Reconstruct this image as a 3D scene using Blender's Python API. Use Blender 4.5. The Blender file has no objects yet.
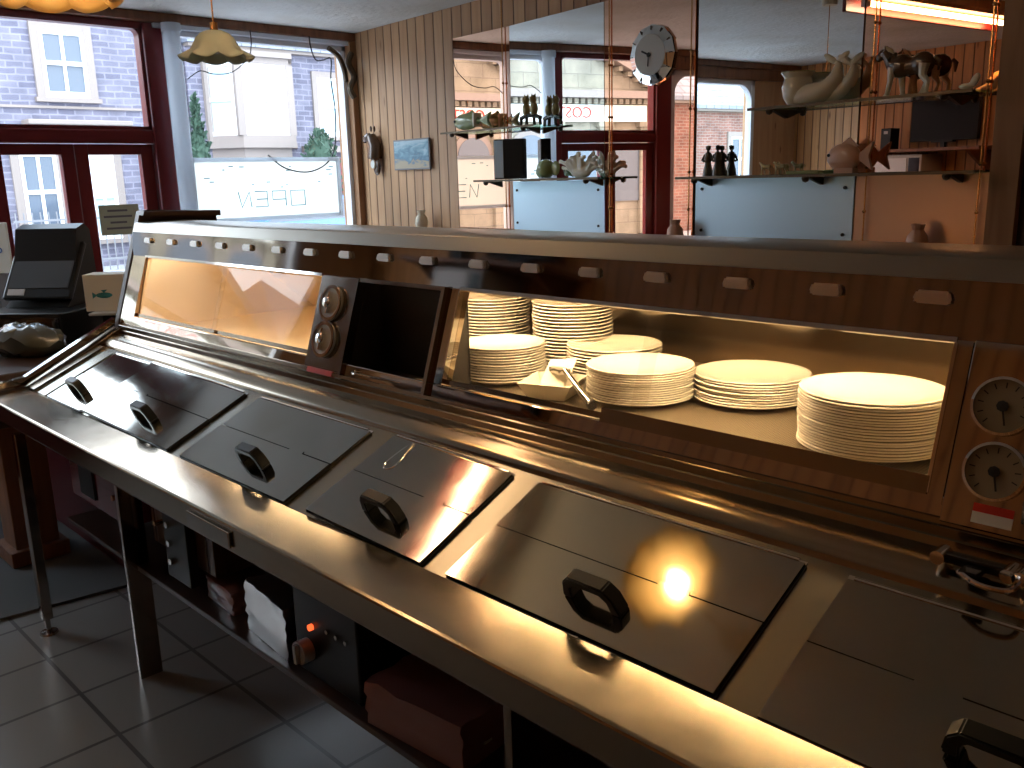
import bpy, bmesh, math, random
from mathutils import Matrix, Vector, Euler
random.seed(7)
sc = bpy.context.scene
COL = sc.collection
R = math.radians
PI = math.pi

# ------------------------------------------------------------------ camera, sky, exposure
def make_camera():
    cam = bpy.data.cameras.new('camera'); o = bpy.data.objects.new('camera', cam); COL.objects.link(o)
    yaw, p, r = R(45.795), R(13.027), R(-1.577)
    fwd = Vector((-math.sin(yaw)*math.cos(p), math.cos(yaw)*math.cos(p), -math.sin(p)))
    right = Vector((math.cos(yaw), math.sin(yaw), 0)); up = right.cross(fwd)
    r2 = right*math.cos(r)+up*math.sin(r); u2 = -right*math.sin(r)+up*math.cos(r)
    m = Matrix((r2, u2, -fwd)).transposed().to_4x4(); m.translation = (0, 0, 1.62)
    o.matrix_world = m
    cam.sensor_width = 36; cam.lens = 895.0/1024*36; cam.clip_start = .02; cam.clip_end = 200
    sc.camera = o
make_camera()
world = bpy.data.worlds.new('world'); sc.world = world; world.use_nodes = True
wn = world.node_tree; bg = wn.nodes['Background']
wtc = wn.nodes.new('ShaderNodeTexCoord'); wmp = wn.nodes.new('ShaderNodeMapping'); wmp.inputs['Scale'].default_value = (1.5, 1.5, 4)
wno = wn.nodes.new('ShaderNodeTexNoise'); wno.inputs['Scale'].default_value = 1.6; wno.inputs['Detail'].default_value = 5
wrp = wn.nodes.new('ShaderNodeValToRGB'); wrp.color_ramp.elements[0].position = .38; wrp.color_ramp.elements[1].position = .6
wrp.color_ramp.elements[0].color = (.50, .66, .86, 1); wrp.color_ramp.elements[1].color = (.86, .92, 1, 1)
wn.links.new(wtc.outputs['Generated'], wmp.inputs[0]); wn.links.new(wmp.outputs[0], wno.inputs['Vector'])
wn.links.new(wno.outputs['Fac'], wrp.inputs[0]); wn.links.new(wrp.outputs[0], bg.inputs['Color'])
bg.inputs['Strength'].default_value = 7.6
vs = sc.view_settings
vs.view_transform = 'Standard'; vs.look = 'None'; vs.gamma = 1; vs.use_curve_mapping = False; vs.exposure = 0.14
try:
    sc.cycles.max_bounces = 10; sc.cycles.glossy_bounces = 7; sc.cycles.diffuse_bounces = 4
    sc.cycles.transparent_max_bounces = 16; sc.cycles.sample_clamp_indirect = 6; sc.cycles.caustics_reflective = True
    sc.cycles.use_denoising = True
except Exception: pass

# ------------------------------------------------------------------ materials
MAT = {}
def mat(name, col=(.5, .5, .5), rough=.5, metal=0., spec=.5, emit=None, estr=0., coat=0., trans=0., sub=0.):
    m = bpy.data.materials.new(name); m.use_nodes = True
    b = m.node_tree.nodes['Principled BSDF']
    b.inputs['Base Color'].default_value = (*col, 1); b.inputs['Roughness'].default_value = rough
    b.inputs['Metallic'].default_value = metal; b.inputs['Specular IOR Level'].default_value = spec
    b.inputs['Coat Weight'].default_value = coat; b.inputs['Transmission Weight'].default_value = trans
    if emit: b.inputs['Emission Color'].default_value = (*emit, 1); b.inputs['Emission Strength'].default_value = estr
    MAT[name] = m; return m
class NT:
    def __init__(s, m): s.t = m.node_tree; s.b = s.t.nodes.get('Principled BSDF'); s.tc = s.t.nodes.new('ShaderNodeTexCoord')
    def n(s, kind, **kw):
        x = s.t.nodes.new('ShaderNode'+kind)
        for k, v in kw.items():
            if k in x.inputs: x.inputs[k].default_value = v
            else: setattr(x, k, v)
        return x
    def l(s, a, b): s.t.links.new(a, b)
    def map(s, scale=(1, 1, 1), rot=(0, 0, 0), loc=(0, 0, 0), src='Object'):
        m = s.n('Mapping'); m.inputs['Scale'].default_value = scale; m.inputs['Rotation'].default_value = rot; m.inputs['Location'].default_value = loc
        s.l(s.tc.outputs[src], m.inputs[0]); return m.outputs[0]
    def ramp(s, fac, stops):
        r = s.n('ValToRGB'); e = r.color_ramp.elements
        while len(e) < len(stops): e.new(.5)
        for i, (p, c) in enumerate(stops): e[i].position = p; e[i].color = (*c, 1) if len(c) == 3 else c
        s.l(fac, r.inputs[0]); return r.outputs[0]
    def mix(s, a, b, fac, mode='MIX'):
        m = s.n('Mix'); m.data_type = 'RGBA'; m.blend_type = mode
        for i, v in ((6, a), (7, b)):
            if isinstance(v, tuple): m.inputs[i].default_value = (*v, 1)
            else: s.l(v, m.inputs[i])
        if isinstance(fac, (int, float)): m.inputs[0].default_value = fac
        else: s.l(fac, m.inputs[0])
        return m.outputs[2]
    def bump(s, h, strength=.3, dist=.01):
        b = s.n('Bump'); b.inputs['Strength'].default_value = strength; b.inputs['Distance'].default_value = dist
        s.l(h, b.inputs['Height']); s.l(b.outputs[0], s.b.inputs['Normal'])

def steel(name, col, rough, wob=.02, wscale=6, smudge=.12, brushed=0):
    m = mat(name, col, rough, 1.0); t = NT(m)
    no = t.n('TexNoise', Scale=9.0, Detail=6.0, Roughness=.6); t.l(t.map((1, 1, 1)), no.inputs['Vector'])
    mr = t.n('MapRange'); mr.inputs['From Min'].default_value = .3; mr.inputs['From Max'].default_value = .75
    mr.inputs['To Min'].default_value = rough; mr.inputs['To Max'].default_value = rough+smudge
    t.l(no.outputs['Fac'], mr.inputs['Value']); t.l(mr.outputs[0], t.b.inputs['Roughness'])
    w = t.n('TexNoise', Scale=float(wscale), Detail=2.0); t.l(t.map((1, 1, 1)), w.inputs['Vector'])
    h = w.outputs['Fac']
    if brushed:
        w2 = t.n('TexNoise', Scale=1.0, Detail=3.0); t.l(t.map((400, 6, 6)), w2.inputs['Vector'])
        ad = t.n('Math', operation='MULTIPLY_ADD'); t.l(w2.outputs['Fac'], ad.inputs[0]); ad.inputs[1].default_value = brushed; t.l(h, ad.inputs[2]); h = ad.outputs[0]
    t.bump(h, 1.0, wob)
    return m
steel('steel_top', (.42, .40, .35), .30, .0008, 5, .06)
mat('satin_metal', (.85, .82, .76), .32, 1)
steel('steel_rail', (.35, .29, .215), .15, .0012, 3.5, .07)
steel('steel_back', (.36, .31, .25), .16, .001, 4, .08)
steel('steel_lid', (.44, .425, .375), .055, .0006, 5, .05)
steel('steel_strip', (.32, .295, .24), .22, .0005, 5, .02)
steel('steel_face', (.56, .48, .40), .03, .0007, 4, .03)
steel('steel_header', (.36, .31, .27), .04, .0005, 4, .02)
steel('steel_dark', (.36, .32, .28), .08, .001, 4, .1)
steel('steel_inside', (.78, .68, .55), .38, .001, 5, .1)
mat('chrome', (.85, .83, .8), .06, 1)
mat('black_plastic', (.010, .010, .010), .34, spec=.28)
mat('tv_black', (.008, .008, .01), .45, spec=.2)
mat('black_gloss', (.01, .01, .012), .08)
mat('dark_void', (.012, .010, .009), .5)
mat('rubber', (.02, .02, .02), .7)
def wood(name, c1, c2, c3, pitch=.09, axis=0, rough=.45, grain=14, groove=1):
    m = mat(name, c1, rough, spec=.4); t = NT(m)
    sep = t.n('SeparateXYZ'); t.l(t.tc.outputs['Object'], sep.inputs[0])
    # plank index and groove profile
    d = t.n('Math', operation='DIVIDE'); t.l(sep.outputs[axis], d.inputs[0]); d.inputs[1].default_value = pitch
    fr = t.n('Math', operation='FRACT'); t.l(d.outputs[0], fr.inputs[0])
    fl = t.n('Math', operation='FLOOR'); t.l(d.outputs[0], fl.inputs[0])
    pp = t.n('Math', operation='PINGPONG'); t.l(fr.outputs[0], pp.inputs[0]); pp.inputs[1].default_value = .5
    cx = t.n('CombineXYZ'); t.l(fl.outputs[0], cx.inputs[0])
    wn_ = t.n('TexWhiteNoise'); t.l(cx.outputs[0], wn_.inputs['Vector'])
    va = t.n('VectorMath', operation='ADD'); t.l(t.tc.outputs['Object'], va.inputs[0])
    sc_ = t.n('VectorMath', operation='SCALE'); t.l(wn_.outputs['Color'], sc_.inputs[0]); sc_.inputs['Scale'].default_value = 9
    t.l(sc_.outputs[0], va.inputs[1])
    mp = t.n('Mapping'); t.l(va.outputs[0], mp.inputs[0]); mp.inputs['Scale'].default_value = (grain, grain, 1.1)
    g = t.n('TexNoise', Scale=1.0, Detail=5.0, Distortion=1.2); t.l(mp.outputs[0], g.inputs['Vector'])
    col = t.ramp(g.outputs['Fac'], [(.3, c2), (.6, c1)])
    kn = t.n('TexVoronoi', Scale=1.0); mk = t.n('Mapping'); t.l(va.outputs[0], mk.inputs[0]); mk.inputs['Scale'].default_value = (9, 9, 2.6); t.l(mk.outputs[0], kn.inputs['Vector'])
    kr = t.ramp(kn.outputs['Distance'], [(.05, (1, 1, 1)), (.13, (0, 0, 0))])
    col = t.mix(col, c3, kr)
    vv = t.n('MapRange'); vv.inputs['To Min'].default_value = .82; vv.inputs['To Max'].default_value = 1.12; t.l(wn_.outputs['Value'], vv.inputs['Value'])
    hs = t.n('HueSaturation'); t.l(vv.outputs[0], hs.inputs['Value']); t.l(col, hs.inputs['Color']); col = hs.outputs[0]
    if groove:
        gr = t.ramp(pp.outputs[0], [(.02, (0, 0, 0)), (.085, (1, 1, 1))])
        col = t.mix((c3[0]*.6, c3[1]*.6, c3[2]*.6), col, gr)
        t.bump(gr, .8, .006)
    t.l(col, t.b.inputs['Base Color'])
    return m
wood('pine_boards', (.56, .34, .18), (.47, .26, .13), (.27, .13, .06), pitch=.098)
wood('pine_boards_warm', (.62, .30, .11), (.48, .21, .07), (.24, .09, .03))

wood('beam_wood', (.27, .12, .06), (.17, .07, .035), (.1, .04, .02), pitch=5, groove=0, rough=.35)
wood('post_wood', (.36, .19, .09), (.25, .12, .055), (.15, .06, .03), pitch=5, groove=0)
mat('maroon', (.19, .022, .024), .3)
mat('dark_maroon', (.10, .015, .018), .35)
mat('white_paint', (.75, .78, .82), .4)
mat('cream', (.70, .60, .42), .4)
m = mat('ceiling_paper', (.74, .76, .74), .75); t = NT(m)
no = t.n('TexNoise', Scale=22.0, Detail=5.0); t.l(t.map((1, 1, 1)), no.inputs['Vector']); t.bump(no.outputs['Fac'], .5, .02)
no2 = t.n('TexNoise', Scale=1.3, Detail=3.0); t.l(t.map(), no2.inputs['Vector']); t.l(t.ramp(no2.outputs['Fac'], [(.35, (.62, .60, .54)), (.6, (.76, .77, .75))]), t.b.inputs['Base Color'])
m = mat('floor_tile', (.5, .48, .45), .28); t = NT(m)
br = t.n('TexBrick', Scale=1.0); br.offset = 0; br.inputs['Brick Width'].default_value = .32; br.inputs['Row Height'].default_value = .385; br.inputs['Mortar Size'].default_value = .007
br.inputs['Color1'].default_value = (.23, .22, .205, 1); br.inputs['Color2'].default_value = (.205, .195, .18, 1); br.inputs['Mortar'].default_value = (.07, .06, .06, 1)
t.l(t.map((1, 1, 1), loc=(.03+.32*20, -.81+.385*10, 0)), br.inputs['Vector']); t.l(br.outputs['Color'], t.b.inputs['Base Color']); 
def stone(name, c1, c2, mo, bw, rh, ms=.02):
    m = mat(name, c1, .9); t = NT(m)
    sep = t.n('SeparateXYZ'); t.l(t.tc.outputs['Object'], sep.inputs[0]); cb = t.n('CombineXYZ'); t.l(sep.outputs[1], cb.inputs[0]); t.l(sep.outputs[2], cb.inputs[1])
    br = t.n('TexBrick', Scale=1.0); br.inputs['Brick Width'].default_value = bw; br.inputs['Row Height'].default_value = rh; br.inputs['Mortar Size'].default_value = ms
    br.inputs['Color1'].default_value = (*c1, 1); br.inputs['Color2'].default_value = (*c2, 1); br.inputs['Mortar'].default_value = (*mo, 1); br.inputs['Mortar Smooth'].default_value = .4
    dn = t.n('TexNoise', Scale=3.0, Detail=4.0); t.l(cb.outputs[0], dn.inputs['Vector'])
    dv = t.n('VectorMath', operation='MULTIPLY_ADD'); t.l(dn.outputs['Color'], dv.inputs[0]); dv.inputs[1].default_value = (.06, .06, 0); t.l(cb.outputs[0], dv.inputs[2])
    t.l(dv.outputs[0], br.inputs['Vector'])
    no = t.n('TexNoise', Scale=2.2, Detail=6.0); t.l(t.tc.outputs['Object'], no.inputs['Vector'])
    c = t.mix(br.outputs['Color'], t.ramp(no.outputs['Fac'], [(.3, (.7, .7, .72)), (.7, (1.1, 1.08, 1.1))]), 1.0, 'MULTIPLY')
    t.l(c, t.b.inputs['Base Color']); t.bump(br.outputs['Fac'], -.6, .03); return m
stone('grey_stone', (.19, .18, .22), (.13, .125, .165), (.24, .23, .275), .34, .125, .018)
stone('red_brick', (.26, .12, .085), (.19, .08, .06), (.27, .21, .18), .24, .085, .012)
stone('cream_stone', (.33, .29, .22), (.28, .25, .18), (.20, .18, .14), .8, .35, .012)
m = mat('slate', (.16, .18, .22), .6); t = NT(m)
br = t.n('TexBrick', Scale=1.0); br.inputs['Brick Width'].default_value = .35; br.inputs['Row Height'].default_value = .22; br.inputs['Mortar Size'].default_value = .012
br.inputs['Color1'].default_value = (.17, .19, .24, 1); br.inputs['Color2'].default_value = (.24, .26, .30, 1); br.inputs['Mortar'].default_value = (.07, .07, .09, 1)
sep = t.n('SeparateXYZ'); t.l(t.tc.outputs['Object'], sep.inputs[0]); cb = t.n('CombineXYZ'); t.l(sep.outputs[1], cb.inputs[0]); t.l(sep.outputs[2], cb.inputs[1]); t.l(cb.outputs[0], br.inputs['Vector']); t.l(br.outputs['Color'], t.b.inputs['Base Color'])
mat('window_stone', (.26, .215, .19), .8); mat('sash_white', (.86, .87, .88), .4); mat('net_curtain', (.42, .55, .60), .8)
mat('house_glass', (.10, .12, .15), .08); mat('pavement', (.36, .36, .38), .8); mat('tarmac', (.16, .16, .17), .8)
mat('foliage', (.03, .065, .04), .8); mat('bark', (.1, .06, .04), .9); mat('grass', (.1, .25, .06), .9)
def glassmat(name, tint, f0=.05, haze=0):
    m = bpy.data.materials.new(name); m.use_nodes = True; t = m.node_tree; t.nodes.clear()
    o = t.nodes.new('ShaderNodeOutputMaterial'); tr = t.nodes.new('ShaderNodeBsdfTransparent'); g = t.nodes.new('ShaderNodeBsdfGlossy')
    tr.inputs[0].default_value = (*tint, 1); g.inputs['Roughness'].default_value = .02
    fr = t.nodes.new('ShaderNodeFresnel'); fr.inputs[0].default_value = 1.45; mx = t.nodes.new('ShaderNodeMixShader')
    ge = t.nodes.new('ShaderNodeNewGeometry'); mm = t.nodes.new('ShaderNodeMath'); mm.operation = 'MULTIPLY_ADD'; mm.inputs[1].default_value = -1; mm.inputs[2].default_value = 1
    m3 = t.nodes.new('ShaderNodeMath'); m3.operation = 'MULTIPLY'; m4 = t.nodes.new('ShaderNodeMath'); m4.operation = 'MINIMUM'; m4.inputs[1].default_value = .35   # outer faces only
    t.links.new(ge.outputs['Backfacing'], mm.inputs[0]); t.links.new(fr.outputs[0], m4.inputs[0]); t.links.new(m4.outputs[0], m3.inputs[0]); t.links.new(mm.outputs[0], m3.inputs[1])
    t.links.new(m3.outputs[0], mx.inputs[0]); t.links.new(tr.outputs[0], mx.inputs[1]); t.links.new(g.outputs[0], mx.inputs[2])
    last = mx.outputs[0]
    if haze:
        df = t.nodes.new('ShaderNodeBsdfDiffuse'); df.inputs[0].default_value = (.9, .85, .75, 1); m2 = t.nodes.new('ShaderNodeMixShader')
        m2.inputs[0].default_value = haze; t.links.new(last, m2.inputs[1]); t.links.new(df.outputs[0], m2.inputs[2]); last = m2.outputs[0]
    t.links.new(last, o.inputs[0]); MAT[name] = m; return m
glassmat('pane_glass', (.97, .98, .98)); glassmat('cabinet_glass', (.98, .97, .95), haze=.015); glassmat('shelf_glass', (.75, .9, .85))
def mirror(name, col, rough, dif=0, difcol=(1, 1, 1)):
    m = mat(name, col, rough, 1.0)
    if dif:
        t = NT(m); m2 = t.n('MixShader'); d = t.n('BsdfDiffuse'); d.inputs[0].default_value = (*difcol, 1); m2.inputs[0].default_value = dif
        o = [x for x in t.t.nodes if x.type == 'OUTPUT_MATERIAL'][0]
        t.l(t.b.outputs[0], m2.inputs[1]); t.l(d.outputs[0], m2.inputs[2]); t.l(m2.outputs[0], o.inputs[0])
        no = t.n('TexNoise', Scale=60.0, Detail=2.0); t.l(t.map(), no.inputs['Vector']); t.bump(no.outputs['Fac'], .12, .002)
    return m
mirror('mirror_clear', (.93, .97, .97), .0); mirror('mirror_peach', (.95, .60, .43), .0)
mirror('mirror_frost', (.62, .80, .92), .32, .35, (.44, .63, .82)); mirror('mirror_frost_peach', (.70, .42, .28), .32, .35, (.42, .25, .16))
mat('gold', (.75, .38, .14), .25, 1); mat('brass_dark', (.12, .09, .06), .35, .8)
m = mat('porcelain', (.84, .79, .69), .22, coat=.3)
mat('card_white', (.80, .76, .66), .6); mat('paper_note', (.62, .66, .50), .8); mat('print_teal', (.04, .25, .28), .6); mat('print_blue', (.12, .2, .45), .6)
mat('bulb', (1, .8, .5), .5, emit=(1, .62, .26), estr=50)
mat('tube_warm', (1, .8, .5), .5, emit=(1, .69, .36), estr=125); mat('tube_warm_soft', (1, .8, .5), .5, emit=(1, .74, .44), estr=62)
mat('tube_fluo', (1, .8, .6), .5, emit=(1, .72, .42), estr=30)
def translucent(name, col, tcol, f):
    m = mat(name, col, .6); t = NT(m); m2 = t.n('MixShader'); d = t.n('BsdfTranslucent'); d.inputs[0].default_value = (*tcol, 1); m2.inputs[0].default_value = f
    o = [x for x in t.t.nodes if x.type == 'OUTPUT_MATERIAL'][0]; t.l(t.b.outputs[0], m2.inputs[1]); t.l(d.outputs[0], m2.inputs[2]); t.l(m2.outputs[0], o.inputs[0])
translucent('shade_glass_lit', (.75, .66, .42), (.95, .72, .36), .6)  # lit copy of the shade glass, the bulb's glow put into its colour
translucent('shade_glass_unlit', (.52, .53, .41), (.55, .58, .44), .35)  # same shade glass, duller copy for the unlit lamp
mat('pilot', (1, .2, .05), .4, emit=(1, .12, .03), estr=1.6)
mat('screen_dark', (.07, .08, .09), .2); mat('grey_plastic', (.20, .20, .21), .4); mat('light_grey', (.50, .50, .50), .5)
mat('mat_grey', (.085, .085, .083), .9); mat('dark_brown_metal', (.055, .03, .02), .3); mat('red_enamel', (.16, .02, .03), .25, coat=.5)
mat('car_blue', (.02, .14, .42), .15, coat=1); mat('ceramic_green', (.28, .34, .14), .2, coat=.6); mat('ceramic_cream', (.72, .66, .50), .2, coat=.6)
mat('ceramic_brown', (.10, .05, .025), .2, coat=.6); mat('ceramic_pink', (.62, .36, .24), .3, coat=.4); mat('ceramic_gold', (.30, .23, .08), .3, .3, coat=.5)
mat('ceramic_dark', (.05, .05, .035), .25, coat=.5); mat('sea_paint', (.16, .30, .40), .6); mat('glint_white', (.85, .78, .62), .3)
mat('clock_face', (.66, .68, .64), .4); mat('ink', (.02, .02, .02), .5); mat('red_print', (.65, .04, .02), .5); mat('orange_plastic', (.8, .25, .04), .4)
mat('bag_plastic', (.09, .095, .075), .25, coat=.4); mat('foil', (.75, .73, .72), .28, 1); mat('meat_wrap', (.30, .14, .12), .3, coat=.5)
mat('sign_white', (.85, .87, .80), .6); translucent('blind_white', (.78, .82, .86), (.9, .95, 1.0), .45)
m = None
translucent('sign_glow', (.9, .92, .86), (.98, .98, .94), .7)

# ------------------------------------------------------------------ mesh helpers
I4 = Matrix.Identity(4)
class MB:
    def __init__(s, X=None): s.bm = bmesh.new(); s.X = X or I4
    def _pt(s, p, M=None): v = Vector(p); return s.X @ ((M @ v) if M is not None else v)
    def quad(s, pts, M=None):
        return s.bm.faces.new([s.bm.verts.new(s._pt(p, M)) for p in pts])
    def box(s, x0, x1, y0, y1, z0, z1, M=None, bev=0):
        P = [(x, y, z) for x in (x0, x1) for y in (y0, y1) for z in (z0, z1)]
        v = [s.bm.verts.new(s._pt(p, M)) for p in P]
        fs = [s.bm.faces.new([v[i] for i in q]) for q in ((0, 1, 3, 2), (4, 6, 7, 5), (0, 4, 5, 1), (2, 3, 7, 6), (0, 2, 6, 4), (1, 5, 7, 3))]
        if bev:
            es = list({e for f in fs for e in f.edges})
            bmesh.ops.bevel(s.bm, geom=es, offset=bev, segments=2, affect='EDGES', profile=.5)
        return s
    def prism(s, poly, a, b, axis='x', M=None):
        """poly: 2D outline; extruded from a to b along the axis (x: poly=(y,z); y: (x,z); z: (x,y))"""
        def P(u, v, t): return {'x': (t, u, v), 'y': (u, t, v), 'z': (u, v, t)}[axis]
        A = [s.bm.verts.new(s._pt(P(u, v, a), M)) for u, v in poly]; B = [s.bm.verts.new(s._pt(P(u, v, b), M)) for u, v in poly]
        s.bm.faces.new(A); s.bm.faces.new(B[::-1]); n = len(poly)
        for i in range(n): s.bm.faces.new((A[i], B[i], B[(i+1) % n], A[(i+1) % n]))
        return s
    def sheet(s, prof, a, b, M=None):
        """open profile (y,z) extruded along x"""
        A = [s.bm.verts.new(s._pt((a, u, v), M)) for u, v in prof]; B = [s.bm.verts.new(s._pt((b, u, v), M)) for u, v in prof]
        for i in range(len(prof)-1): s.bm.faces.new((A[i], B[i], B[i+1], A[i+1]))
        return s
    def lathe(s, prof, n=32, M=None, wob=None):
        rings = []
        for r, z in prof:
            if r < 1e-6: rings.append([s.bm.verts.new(s._pt((0, 0, z), M))]); continue
            ring = []
            for k in range(n):
                a = 2*PI*k/n; rr, zz = (r, z) if wob is None else wob(r, z, a)
                ring.append(s.bm.verts.new(s._pt((rr*math.cos(a), rr*math.sin(a), zz), M)))
            rings.append(ring)
        for A, B in zip(rings, rings[1:]):
            for k in range(n):
                j = (k+1) % n
                if len(A) == 1 and len(B) == 1: continue
                if len(A) == 1: s.bm.faces.new((A[0], B[k], B[j]))
                elif len(B) == 1: s.bm.faces.new((A[k], B[0], A[j]))
                else: s.bm.faces.new((A[k], B[k], B[j], A[j]))
        return s
    def cyl(s, p, q, r, n=12, r2=None):
        p = Vector(p); q = Vector(q); d = q-p; L = d.length
        M = Matrix.Translation(p) @ d.to_track_quat('Z', 'Y').to_matrix().to_4x4(); r2 = r if r2 is None else r2
        return s.lathe([(0, 0), (r, 0), (r2, L), (0, L)], n, M)
    def tube(s, pts, r, n=8, closed=False):
        pts = [Vector(p) for p in pts]; rings = []; N = len(pts)
        for i, p in enumerate(pts):
            a = pts[(i-1) % N] if (closed or i > 0) else p; b = pts[(i+1) % N] if (closed or i < N-1) else p
            d = (b-a).normalized(); q = d.to_track_quat('Z', 'Y').to_matrix()
            rr = r[i] if isinstance(r, (list, tuple)) else r
            rings.append([s.bm.verts.new(s._pt(p+q @ Vector((rr*math.cos(2*PI*k/n), rr*math.sin(2*PI*k/n), 0)))) for k in range(n)])
        M = N if closed else N-1
        for i in range(M):
            A = rings[i]; B = rings[(i+1) % N]
            off = min(range(n), key=lambda o: sum((A[k].co-B[(k+o) % n].co).length for k in range(n)))
            for k in range(n): s.bm.faces.new((A[k], A[(k+1) % n], B[(k+1+off) % n], B[(k+off) % n]))
        if not closed: s.bm.faces.new(rings[0]); s.bm.faces.new(rings[-1][::-1])
        return s
    def ball(s, c, r, n=12, sc3=(1, 1, 1), M=None, rot=(0, 0, 0)):
        T = (M or I4) @ Matrix.Translation(c) @ Euler(rot).to_matrix().to_4x4() @ Matrix.Diagonal((*sc3, 1)); k = n//2
        return s.lathe([(r*math.sin(PI*i/k), -r*math.cos(PI*i/k)) for i in range(k+1)], n, T)
    def build(s, name, m, parent=None, smooth=False, kind=None, sub=0, remesh=0, local=True):
        bmesh.ops.recalc_face_normals(s.bm, faces=s.bm.faces[:])
        if smooth:
            for f in s.bm.faces: f.smooth = True
        me = bpy.data.meshes.new(name); s.bm.to_mesh(me); s.bm.free()
        me.materials.append(MAT[m] if isinstance(m, str) else m)
        o = bpy.data.objects.new(name, me); COL.objects.link(o)
        if parent is not None:
            o.parent = parent
            if not local:  # mesh given in world coordinates: keep it there
                W = chain(parent); me.transform(W.inverted())
        if remesh:
            r = o.modifiers.new('remesh', 'REMESH'); r.mode = 'VOXEL'; r.voxel_size = remesh; r.use_smooth_shade = True
            sm = o.modifiers.new('smooth', 'SMOOTH'); sm.iterations = 6; sm.factor = .5
        if sub: q = o.modifiers.new('sub', 'SUBSURF'); q.levels = sub; q.render_levels = sub
        if smooth and not remesh and not sub:
            try: me.shade_smooth() ; me.set_sharp_from_angle(angle=R(38))
            except Exception: pass
        if kind: o['kind'] = kind
        return o
def chain(o):
    M = o.matrix_basis.copy() if o.matrix_basis else I4
    return chain(o.parent) @ M if o.parent else M
def tag(o, label=None, cat=None, group=None, kind=None):
    if label: o['label'] = label
    if cat: o['category'] = cat
    if group: o['group'] = group
    if kind: o['kind'] = kind
    return o
def thing(name, label, cat, loc=(0, 0, 0), rz=0, group=None, M=None):
    o = bpy.data.objects.new(name, None); COL.objects.link(o); o.empty_display_size = .05
    if M is not None: o.matrix_basis = M
    else: o.location = loc; o.rotation_euler = (0, 0, rz)
    return tag(o, label, cat, group)
def solo(mb, name, m, label, cat, loc=None, group=None, **kw):
    o = mb.build(name, m, **kw)
    if loc is not None: o.location = loc
    return tag(o, label, cat, group)
def text_mb(txt, size, depth=.002, font_space=1.0):
    cu = bpy.data.curves.new('t', 'FONT'); cu.body = txt; cu.size = size; cu.extrude = depth; cu.space_character = font_space
    cu.align_x = 'CENTER'; cu.align_y = 'CENTER'; cu.resolution_u = 3
    o = bpy.data.objects.new('t', cu); COL.objects.link(o); dg = bpy.context.evaluated_depsgraph_get(); dg.update()
    me = bpy.data.meshes.new_from_object(o.evaluated_get(dg)); bpy.data.objects.remove(o); bpy.data.curves.remove(cu)
    return me
def text(txt, size, m, M, name, parent=None, depth=.002):
    me = text_mb(txt, size, depth)
    if parent is None: me.transform(M)
    else: me.transform(M)
    me.materials.clear(); me.materials.append(MAT[m]); o = bpy.data.objects.new(name, me); COL.objects.link(o)
    if parent: o.parent = parent
    return o
def dup(root, M=None, loc=None, label=None, group=None):
    r = root.copy(); COL.objects.link(r)
    if M is not None: r.matrix_basis = M
    if loc is not None: r.location = loc
    if label: r['label'] = label
    if group: r['group'] = group
    for ch in list(root.children):
        c = ch.copy(); COL.objects.link(c); c.parent = r
        for g in list(ch.children):
            d = g.copy(); COL.objects.link(d); d.parent = c
    return r

# ------------------------------------------------------------------ frames of the room
XF = -5.66                    # shop front
YB = -1.26                    # wall behind the frying side
ZC = 2.64                     # ceiling
PH = R(4.536)                 # the mirror wall is not square to the frying range
def WM(s, t, z, extra=0):
    """frame on the mirror wall: s along it, t out of it towards the room, local -y faces the room"""
    d = Vector((math.cos(PH), -math.sin(PH), 0)); n = Vector((-math.sin(PH), -math.cos(PH), 0))
    p = d*s - n*(3.5-t) + Vector((0, 0, z))
    return Matrix.Translation(p) @ Matrix.Rotation(-(PH+extra), 4, 'Z')
def smooth_pts(P, n=6):
    P = [Vector(p) for p in P]; out = []
    for i in range(len(P)-1):
        a = P[max(0, i-1)]; b = P[i]; c = P[i+1]; d = P[min(len(P)-1, i+2)]
        for k in range(n):
            t = k/n; out.append(.5*((2*b)+(c-a)*t+(2*a-5*b+4*c-d)*t*t+(3*b-a-3*c+d)*t**3))
    return out+[P[-1]]
# ------------------------------------------------------------------ room shell
def struct(name, mb, m, M=None, parent=None, **kw):
    o = mb.build(name, m, parent, **kw)
    if M is not None: o.matrix_basis = M
    if parent is None: o['kind'] = 'structure'
    return o
struct('floor', MB().box(-5.8, 1.6, -1.4, 4.3, -.06, 0), 'floor_tile')
struct('ceiling', MB().box(-5.8, 1.6, -1.4, 4.3, ZC, ZC+.08), 'ceiling_paper')
struct('wall_mirror_side', MB().box(-5.98, 1.9, 0, .1, 0, ZC), 'pine_boards', WM(0, 0, 0))
struct('wall_back', MB().box(XF, 1.5, -.1, 0, 0, ZC), 'pine_boards_warm', Matrix.Translation((0, YB, 0)))
struct('wall_end', MB().box(1.5, 1.6, YB-.1, 3.5, 0, ZC), 'pine_boards_warm')
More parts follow.
